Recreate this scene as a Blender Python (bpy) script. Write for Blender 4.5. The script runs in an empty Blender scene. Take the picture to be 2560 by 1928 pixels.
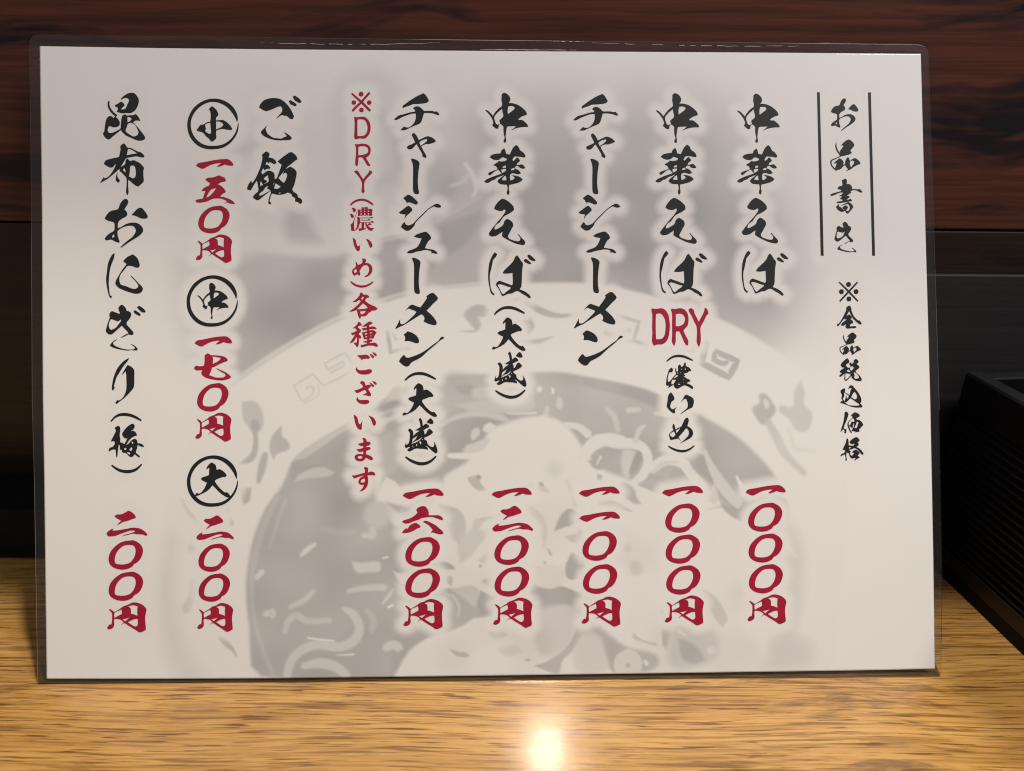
import bpy, bmesh, math, random
import numpy as np
from mathutils import Matrix, Vector
from mathutils.geometry import delaunay_2d_cdt
random.seed(7); rng = np.random.default_rng(7)
S = bpy.context.scene; C = S.collection

# ------------------------------------------------------------------ camera, light, exposure
F = 1850.0; CX, CY = 1280.0, 964.0            # pinhole of the photograph (2560 x 1928)
PITCH = math.atan((CY - 170.0) / F)
def rays(p):
    p = np.asarray(p, float).reshape(-1, 2)
    return np.stack([(p[:, 0]-CX)/F, (p[:, 1]-CY)/F, np.ones(len(p))], 1)
def unit(v): return v / np.linalg.norm(v)
# pose of the A4 sheet seen by the camera (x right, y down, z forward), metres
MN = unit(np.array([0.0209, -0.0108, -0.9997])); MT = np.array([-0.0071, -0.0084, 0.2488])
def on_menu_cam(p):
    d = rays(p); return d * ((MN @ MT) / (d @ MN))[:, None]
bl, br = on_menu_cam([(94, 1712), (2350, 1693)])
up = np.array([0, -math.cos(PITCH), -math.sin(PITCH)])
e = unit(br - bl); up = unit(up - (up @ e) * e)
yw = unit(np.array([0, 0, 1.0]) - up[2] * up); xw = np.cross(yw, up)
A = np.stack([xw, yw, up])                    # camera axes -> world axes
CAMZ = -(A @ bl)[2]
def to_world(q): return q @ A.T + np.array([0, 0, CAMZ])
cam_d = bpy.data.cameras.new('camera'); cam = bpy.data.objects.new('camera', cam_d); C.objects.link(cam)
m = Matrix.Identity(4)
rgt, upv, bck = A @ np.array([1, 0, 0]), A @ np.array([0, -1, 0]), A @ np.array([0, 0, -1])
for i in range(3):
    m[i][0] = rgt[i]; m[i][1] = upv[i]; m[i][2] = bck[i]
m[2][3] = CAMZ
cam.matrix_world = m
cam_d.sensor_fit = 'HORIZONTAL'; cam_d.sensor_width = 36.0; cam_d.lens = F / 2560 * 36
cam_d.clip_start = 0.005; cam_d.clip_end = 20
cam_d.dof.use_dof = True; cam_d.dof.focus_distance = 0.250; cam_d.dof.aperture_fstop = 9.0
S.camera = cam
w = bpy.data.worlds.new('World'); S.world = w; w.use_nodes = True
nt = w.node_tree; bg = nt.nodes['Background']
tc = nt.nodes.new('ShaderNodeTexCoord'); sx = nt.nodes.new('ShaderNodeSeparateXYZ')
cr = nt.nodes.new('ShaderNodeValToRGB'); mr = nt.nodes.new('ShaderNodeMapRange')
nt.links.new(tc.outputs['Generated'], sx.inputs[0])
nt.links.new(sx.outputs['Z'], mr.inputs['Value']); mr.inputs['From Min'].default_value = -1; mr.inputs['From Max'].default_value = 1
nt.links.new(mr.outputs[0], cr.inputs[0])
cr.color_ramp.elements[0].position = 0.42; cr.color_ramp.elements[0].color = (.10, .095, .095, 1)
ce = cr.color_ramp.elements.new(.53); ce.color = (.34, .34, .37, 1)
cr.color_ramp.elements[1].position = 0.95; cr.color_ramp.elements[1].color = (.42, .39, .37, 1)
nt.links.new(cr.outputs[0], bg.inputs[0]); bg.inputs[1].default_value = 0.75
def lamp(name, loc, target, power, size, col):
    d = bpy.data.lights.new(name, 'AREA'); d.shape = 'DISK'; d.size = size; d.energy = power; d.color = col
    o = bpy.data.objects.new(name, d); C.objects.link(o); o.location = loc
    o.rotation_euler = (Vector(target) - Vector(loc)).to_track_quat('-Z', 'Y').to_euler()
    return o
lamp('ceiling_lamp', (0.085, 0.37, 1.25), (0, 0.18, 0), 12.0, 0.048, (1.0, .88, .72))
lamp('room_lamp', (0.62, -0.16, 0.98), (0, 0.22, 0.08), 8.6, 0.22, (1.0, .96, .93))
S.cycles.sample_clamp_indirect = 60; S.cycles.filter_width = 1.1
S.view_settings.view_transform = 'Standard'; S.view_settings.look = 'None'
S.view_settings.exposure = 0.0; S.view_settings.gamma = 1.0; S.view_settings.use_curve_mapping = False

# ------------------------------------------------------------------ helpers
def tag(o, label=None, cat=None, group=None, kind=None):
    for k, v in (('label', label), ('category', cat), ('group', group), ('kind', kind)):
        if v: o[k] = v
    return o
def empty(name, mat, label, cat):
    o = bpy.data.objects.new(name, None); C.objects.link(o); o.matrix_world = mat; o.empty_display_size = .02
    return tag(o, label, cat)
def obj(name, me, mats, parent=None):
    o = bpy.data.objects.new(name, me); C.objects.link(o)
    for mt in (mats if isinstance(mats, (list, tuple)) else [mats]): me.materials.append(mt)
    if parent is not None: o.parent = parent
    return o
def mesh_from(name, v, f):
    me = bpy.data.meshes.new(name); me.from_pydata([tuple(x) for x in v], [], [tuple(x) for x in f]); me.update(); return me
def bm_mesh(name, bm):
    me = bpy.data.meshes.new(name); bm.to_mesh(me); bm.free(); return me
def box_bm(x0, x1, y0, y1, z0, z1, bev=0.0, seg=2):
    bm = bmesh.new(); bmesh.ops.create_cube(bm, size=1)
    for v in bm.verts: v.co = Vector(((x0+x1)/2 + v.co.x*(x1-x0), (y0+y1)/2 + v.co.y*(y1-y0), (z0+z1)/2 + v.co.z*(z1-z0)))
    if bev: bmesh.ops.bevel(bm, geom=bm.edges[:], offset=bev, segments=seg, affect='EDGES', profile=.5)
    return bm
class NT:
    def __init__(s, name):
        s.m = bpy.data.materials.new(name); s.m.use_nodes = True; s.t = s.m.node_tree
        s.b = s.t.nodes['Principled BSDF']; s.out = s.t.nodes['Material Output']
    def n(s, typ, **kw):
        nd = s.t.nodes.new('ShaderNode' + typ)
        for k, v in kw.items():
            if k.startswith('i_'):
                nd.inputs[k[2:].replace('_', ' ')].default_value = v
            else: setattr(nd, k, v)
        return nd
    def l(s, a, b): s.t.links.new(a, b)
    def ramp(s, src, stops):
        r = s.n('ValToRGB'); el = r.color_ramp.elements
        while len(el) < len(stops): el.new(.5)
        for e_, (p, c) in zip(el, stops):
            e_.position = p; e_.color = (*c, 1) if len(c) == 3 else c
        s.l(src, r.inputs[0]); return r.outputs[0]
    def mapped(s, scale, rot=(0, 0, 0), loc=(0, 0, 0), warp=None, amt=0.0):
        tcn = s.n('TexCoord'); mp = s.n('Mapping')
        mp.inputs['Scale'].default_value = scale; mp.inputs['Rotation'].default_value = rot; mp.inputs['Location'].default_value = loc
        src = tcn.outputs['Object']
        if warp is not None:
            nz = s.n('TexNoise'); nz.inputs['Scale'].default_value = 1.0; nz.inputs['Detail'].default_value = 2
            m2 = s.n('Mapping'); m2.inputs['Scale'].default_value = warp; s.l(src, m2.inputs[0]); s.l(m2.outputs[0], nz.inputs['Vector'])
            sub = s.n('VectorMath', operation='SUBTRACT'); s.l(nz.outputs['Color'], sub.inputs[0]); sub.inputs[1].default_value = (.5, .5, .5)
            mul = s.n('VectorMath', operation='SCALE'); s.l(sub.outputs[0], mul.inputs[0]); mul.inputs['Scale'].default_value = amt
            add = s.n('VectorMath', operation='ADD'); s.l(src, add.inputs[0]); s.l(mul.outputs[0], add.inputs[1]); src = add.outputs[0]
        s.l(src, mp.inputs[0]); return mp.outputs[0]
    def noise(s, vec, detail=4, rough=.55, scale=1.0):
        nz = s.n('TexNoise'); nz.inputs['Scale'].default_value = scale; nz.inputs['Detail'].default_value = detail
        nz.inputs['Roughness'].default_value = rough; s.l(vec, nz.inputs['Vector']); return nz.outputs[0]
    def mix(s, fac, a, b, mode='MIX'):
        mx = s.n('Mix', data_type='RGBA', blend_type=mode)
        for sock, val in ((mx.inputs['Factor'], fac), (mx.inputs['A'] if False else mx.inputs[6], a), (mx.inputs[7], b)):
            if hasattr(val, 'is_output'): s.l(val, sock)
            elif isinstance(val, (int, float)): sock.default_value = val
            else: sock.default_value = (*val, 1)
        return mx.outputs[2]
    def bump(s, h, strength, dist):
        bp = s.n('Bump'); bp.inputs['Strength'].default_value = strength; bp.inputs['Distance'].default_value = dist
        s.l(h, bp.inputs['Height']); s.l(bp.outputs[0], s.b.inputs['Normal']); return bp
    def set(s, **kw):
        for k, v in kw.items():
            s.b.inputs[k.replace('_', ' ')].default_value = (*v, 1) if isinstance(v, tuple) and len(v) == 3 else v
        return s

# ------------------------------------------------------------------ materials
def oak():
    t = NT('oak_table')
    rot = (0, 0, math.radians(2.0))
    wp = dict(warp=(5, 8, 1), amt=.016)
    fine = t.noise(t.mapped((24, 900, 9), rot, **wp), 5, .68)
    lines_ = t.noise(t.mapped((20, 520, 9), rot, (2, 5, 0), **wp), 3, .5)
    broad = t.noise(t.mapped((2.6, 46, 4), rot, (0, 3, 0), warp=(5, 7, 1), amt=.03), 4, .55)
    pores = t.noise(t.mapped((55, 1500, 26), rot, **wp), 2, .5)
    flame = t.noise(t.mapped((20, 130, 5), (0, 0, math.radians(7)), (3, 1, 0), warp=(16, 24, 1), amt=.02), 5, .68)
    spread = t.noise(t.mapped((7, 16, 6), (0, 0, math.radians(5)), (5, 2, 0)), 3, .5)
    c1 = t.ramp(broad, [(.30, (.39, .205, .055)), (.5, (.48, .268, .076)), (.72, (.56, .335, .108))])
    c2 = t.mix(t.ramp(fine, [(.38, (.8, .8, .8)), (.54, (0, 0, 0))]), c1, (.23, .110, .030))
    c2 = t.mix(t.ramp(lines_, [(.37, (.8, .8, .8)), (.42, (0, 0, 0))]), c2, (.170, .076, .022))
    pf = t.ramp(pores, [(.36, (.9, .9, .9)), (.41, (0, 0, 0))])
    c3 = t.mix(pf, c2, (.11, .042, .012))
    ff = t.ramp(flame, [(.36, (1, 1, 1)), (.47, (0, 0, 0))])
    sp = t.ramp(spread, [(.42, (.05, .05, .05)), (.58, (.8, .8, .8))])
    c4 = t.mix(t.mix(1.0, ff, sp, 'MULTIPLY'), c3, (.12, .054, .022))
    t.l(c4, t.b.inputs['Base Color'])
    rr = t.ramp(fine, [(.3, (.34, .34, .34)), (.7, (.24, .24, .24))]); t.l(rr, t.b.inputs['Roughness'])
    t.bump(fine, .25, .0003)
    t.set(Coat_Weight=1.0, Coat_Roughness=.15, Specular_IOR_Level=.25)
    return t.m
def rosewood(name, a, b, dark, gloss, sy=55):
    t = NT(name)
    band = t.noise(t.mapped((5, 3, 34), (0, math.radians(6), 0), (1.7, 0, 4.1), warp=(9, 1, 16), amt=.045), 5, .62)
    fine = t.noise(t.mapped((11, 4, 420), (0, math.radians(2), 0), warp=(9, 1, 9), amt=.006), 5, .6)
    tone = t.noise(t.mapped((5, 1, 8)), 3, .5)
    c = t.mix(tone, a, b)
    c = t.mix(t.ramp(fine, [(.35, (.75, .75, .75)), (.6, (0, 0, 0))]), c, tuple(x*.35 for x in a))
    c = t.mix(t.ramp(band, [(.40, (1, 1, 1)), (.475, (0, 0, 0))]), c, dark)
    t.l(c, t.b.inputs['Base Color']); t.set(Roughness=gloss); t.bump(fine, .25, .0004)
    return t.m
def black_lacquer(name, rough=.3, spec=.3):
    t = NT(name)
    nz = t.noise(t.mapped((60, 6, 60)), 4, .6)
    t.l(t.ramp(nz, [(.3, (.0045, .0045, .006)), (.7, (.010, .0095, .011))]), t.b.inputs['Base Color'])
    t.set(Roughness=rough, Specular_IOR_Level=spec); return t.m
def paper_mat():
    t = NT('printed_paper'); at = t.n('Attribute', attribute_name='print'); t.l(at.outputs['Color'], t.b.inputs['Base Color'])
    wave = t.noise(t.mapped((14, 16, 1), warp=(8, 8, 1), amt=.02), 2, .5)
    bp = t.n('Bump'); bp.inputs['Strength'].default_value = .12; bp.inputs['Distance'].default_value = .002
    t.l(wave, bp.inputs['Height']); t.l(bp.outputs[0], t.b.inputs['Coat Normal'])
    t.set(Roughness=.6, Coat_Weight=1.0, Coat_Roughness=.055, Coat_IOR=1.5, Specular_IOR_Level=.2); return t.m
def ink(name, col):
    t = NT(name); nz = t.noise(t.mapped((160, 160, 1)), 3, .6)
    t.l(t.ramp(nz, [(.3, tuple(c*.86 for c in col)), (.7, tuple(c*1.12 for c in col))]), t.b.inputs['Base Color'])
    t.set(Roughness=.55, Coat_Weight=1.0, Coat_Roughness=.055, Specular_IOR_Level=.2); return t.m
def film_mat(name, milk, tint, col=(.8, .8, .82)):
    t = NT(name); t.t.nodes.remove(t.b)
    tr = t.n('BsdfTransparent'); tr.inputs[0].default_value = (*tint, 1)
    gl = t.n('BsdfGlossy'); gl.inputs['Roughness'].default_value = .09
    df = t.n('BsdfDiffuse'); df.inputs[0].default_value = (*col, 1)
    fr = t.n('Fresnel'); fr.inputs[0].default_value = 1.22
    wv = t.noise(t.mapped((30, 30, 1)), 3, .5); bp = t.n('Bump'); bp.inputs['Strength'].default_value = .25; bp.inputs['Distance'].default_value = .001
    t.l(wv, bp.inputs['Height']); t.l(bp.outputs[0], gl.inputs['Normal'])
    m1 = t.n('MixShader'); m1.inputs[0].default_value = milk; t.l(tr.outputs[0], m1.inputs[1]); t.l(df.outputs[0], m1.inputs[2])
    m2 = t.n('MixShader'); t.l(fr.outputs[0], m2.inputs[0]); t.l(m1.outputs[0], m2.inputs[1]); t.l(gl.outputs[0], m2.inputs[2])
    t.l(m2.outputs[0], t.out.inputs[0]); return t.m
M_OAK = oak()
M_WALL_A = rosewood('red_brown_panel', (.085, .023, .017), (.125, .039, .024), (.007, .0045, .008), .36)
M_WALL_B = rosewood('dark_brown_panel', (.020, .010, .007), (.030, .016, .010), (.006, .004, .004), .42)  # same wood in a darker tone, used below the seam
M_BLACK = black_lacquer('black_lacquer', .33, .5); M_MATT = black_lacquer('black_paint', .55, .12)
M_PAPER = paper_mat()
INK = {'black': ink('black_ink', (.0085, .0095, .0105)), 'red': ink('red_ink', (.36, .004, .034))}
M_FILM = film_mat('clear_film', .010, (.92, .92, .93)); M_EDGE = film_mat('film_lit_cut_edge', .62, (.8, .8, .8), (.75, .72, .68))  # cut edge coloured whitish to stand in for the light it catches
M_CREASE = film_mat('film_crease', .6, (.8, .8, .8), (.85, .8, .72))

# ------------------------------------------------------------------ wall and table
def hit_y(px, y):                               # where a pixel's ray meets the upright plane y = const (metres)
    d = (rays([px]) @ A.T)[0]; return d * (y / d[1]) + np.array([0, 0, CAMZ])
def hit_z(px, z=0.0):
    d = (rays([px]) @ A.T)[0]; return d * ((z - CAMZ) / d[2]) + np.array([0, 0, CAMZ])
TAB_BACK = hit_z((40, 1397))[1]
tl_w = to_world(on_menu_cam([(700, 94)]))[0]; tr_w = to_world(on_menu_cam([(2290, 111)]))[0]
WALL_Y = max(tl_w[1], tr_w[1]) + .0012
table = obj('table_top', bm_mesh('table_top', box_bm(-.75, .75, -.22, WALL_Y - .0005, -.035, 0, .0015)), M_OAK)
tag(table, 'light oak table top with a bright lamp glare in front of the menu', 'table')
SEAM = hit_y((2450, 577), WALL_Y)[2]
wall = empty('panel_wall', Matrix.Translation((0, WALL_Y, 0)), 'dark red brown wood panel wall behind the leaning menu', 'wall')
obj('upper_panel', bm_mesh('upper_panel', box_bm(-.75, .75, 0, .02, SEAM + .0004, .46, .0006)), M_WALL_A, wall)
obj('lower_panel', bm_mesh('lower_panel', box_bm(-.75, .75, .0003, .02, -.035, SEAM - .0004, .0004)), M_WALL_B, wall)
SK = hit_y((40, 1275), TAB_BACK)[2]
obj('skirting_board', bm_mesh('skirting_board', box_bm(-.75, .10, TAB_BACK - WALL_Y, -.0002, .0003, SK, .0008)), M_MATT, wall)

# ------------------------------------------------------------------ the laminated menu
ORG_C = on_menu_cam([(1222, 1703)])[0]
cxv = unit(np.array([0.9997, -0.0081, 0.0210])); cxv = unit(cxv - (cxv @ MN) * MN); cyv = np.cross(MN, cxv)
mm = Matrix.Identity(4)
ox = to_world(ORG_C[None])[0]; ax = A @ cxv; ay = A @ cyv; az = A @ MN
for i in range(3):
    mm[i][0] = ax[i]; mm[i][1] = ay[i]; mm[i][2] = az[i]; mm[i][3] = ox[i]
menu = empty('menu_sheet', mm, 'laminated Japanese menu sheet in black and red brush lettering leaning on the wall', 'menu')
def px2ab(p):                                   # printed position (photo units) -> metres on the sheet
    q = on_menu_cam(p) - ORG_C; return np.stack([q @ cxv, q @ cyv], 1)

def catmull(pts, closed, sub, corner=62):
    p = np.asarray(pts, float); n = len(p); out = []
    if n < 3: return p
    d = p.shape[1]
    prev = np.roll(p, 1, 0); nxt = np.roll(p, -1, 0)
    a = p[:, :2] - prev[:, :2]; b = nxt[:, :2] - p[:, :2]
    ang = np.degrees(np.abs(np.arctan2(a[:, 0]*b[:, 1]-a[:, 1]*b[:, 0], (a*b).sum(1))))
    for i in range(n if closed else n-1):
        j = (i+1) % n; L = np.linalg.norm(p[j, :2]-p[i, :2]) + 1e-9
        def tan(k):
            if not closed and k in (0, n-1): return p[j]-p[i]
            if ang[k] > corner: return p[j]-p[i]
            t = nxt[k]-prev[k]; return t / (np.linalg.norm(t[:2])+1e-9) * L
        t0, t1 = tan(i), tan(j)
        for s in np.linspace(0, 1, sub, endpoint=False):
            h = s*s*(3-2*s); out.append((1-h)*p[i] + h*p[j] + (s*(1-s)*(1-s))*t0 - (s*s*(1-s))*t1)
    if not closed: out.append(p[-1])
    return np.array(out)
def stroke_poly(st):
    st = np.asarray(st, float)
    if len(st) == 1:
        a = np.linspace(0, 2*np.pi, 28, endpoint=False); r = st[0, 2]/2
        return np.stack([st[0, 0]+r*np.cos(a), st[0, 1]+r*np.sin(a)], 1)
    c = catmull(st, False, 4) if len(st) > 2 else st
    t = np.gradient(c[:, :2], axis=0); t /= np.linalg.norm(t, axis=1)[:, None]+1e-9
    nn = np.stack([-t[:, 1], t[:, 0]], 1); h = c[:, 2:3]/2
    L = c[:, :2]+nn*h; R = (c[:, :2]-nn*h)[::-1]
    e1 = c[-1, :2]+t[-1]*h[-1]*.8; e0 = c[0, :2]-t[0]*h[0]*.8
    return np.concatenate([L, e1[None], R, e0[None]])
def winding(poly, q):
    x, y = poly[:, 0], poly[:, 1]; x2, y2 = np.roll(x, -1), np.roll(y, -1)
    wn = np.zeros(len(q), int)
    for a, b, c, d in zip(x, y, x2, y2):
        s = (c-a)*(q[:, 1]-b) - (q[:, 0]-a)*(d-b)
        wn += ((b <= q[:, 1]) & (d > q[:, 1]) & (s > 0)).astype(int) - ((b > q[:, 1]) & (d <= q[:, 1]) & (s < 0)).astype(int)
    return wn
def sdf(poly, q):
    x, y = poly[:, 0], poly[:, 1]; x2, y2 = np.roll(x, -1), np.roll(y, -1)
    best = np.full(len(q), 1e18)
    for a, b, c, d in zip(x, y, x2, y2):
        ex, ey = c-a, d-b; t = np.clip(((q[:, 0]-a)*ex+(q[:, 1]-b)*ey)/(ex*ex+ey*ey+1e-12), 0, 1)
        best = np.minimum(best, (q[:, 0]-a-t*ex)**2+(q[:, 1]-b-t*ey)**2)
    r = np.sqrt(best); return np.where(winding(poly, q) != 0, -r, r)

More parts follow.
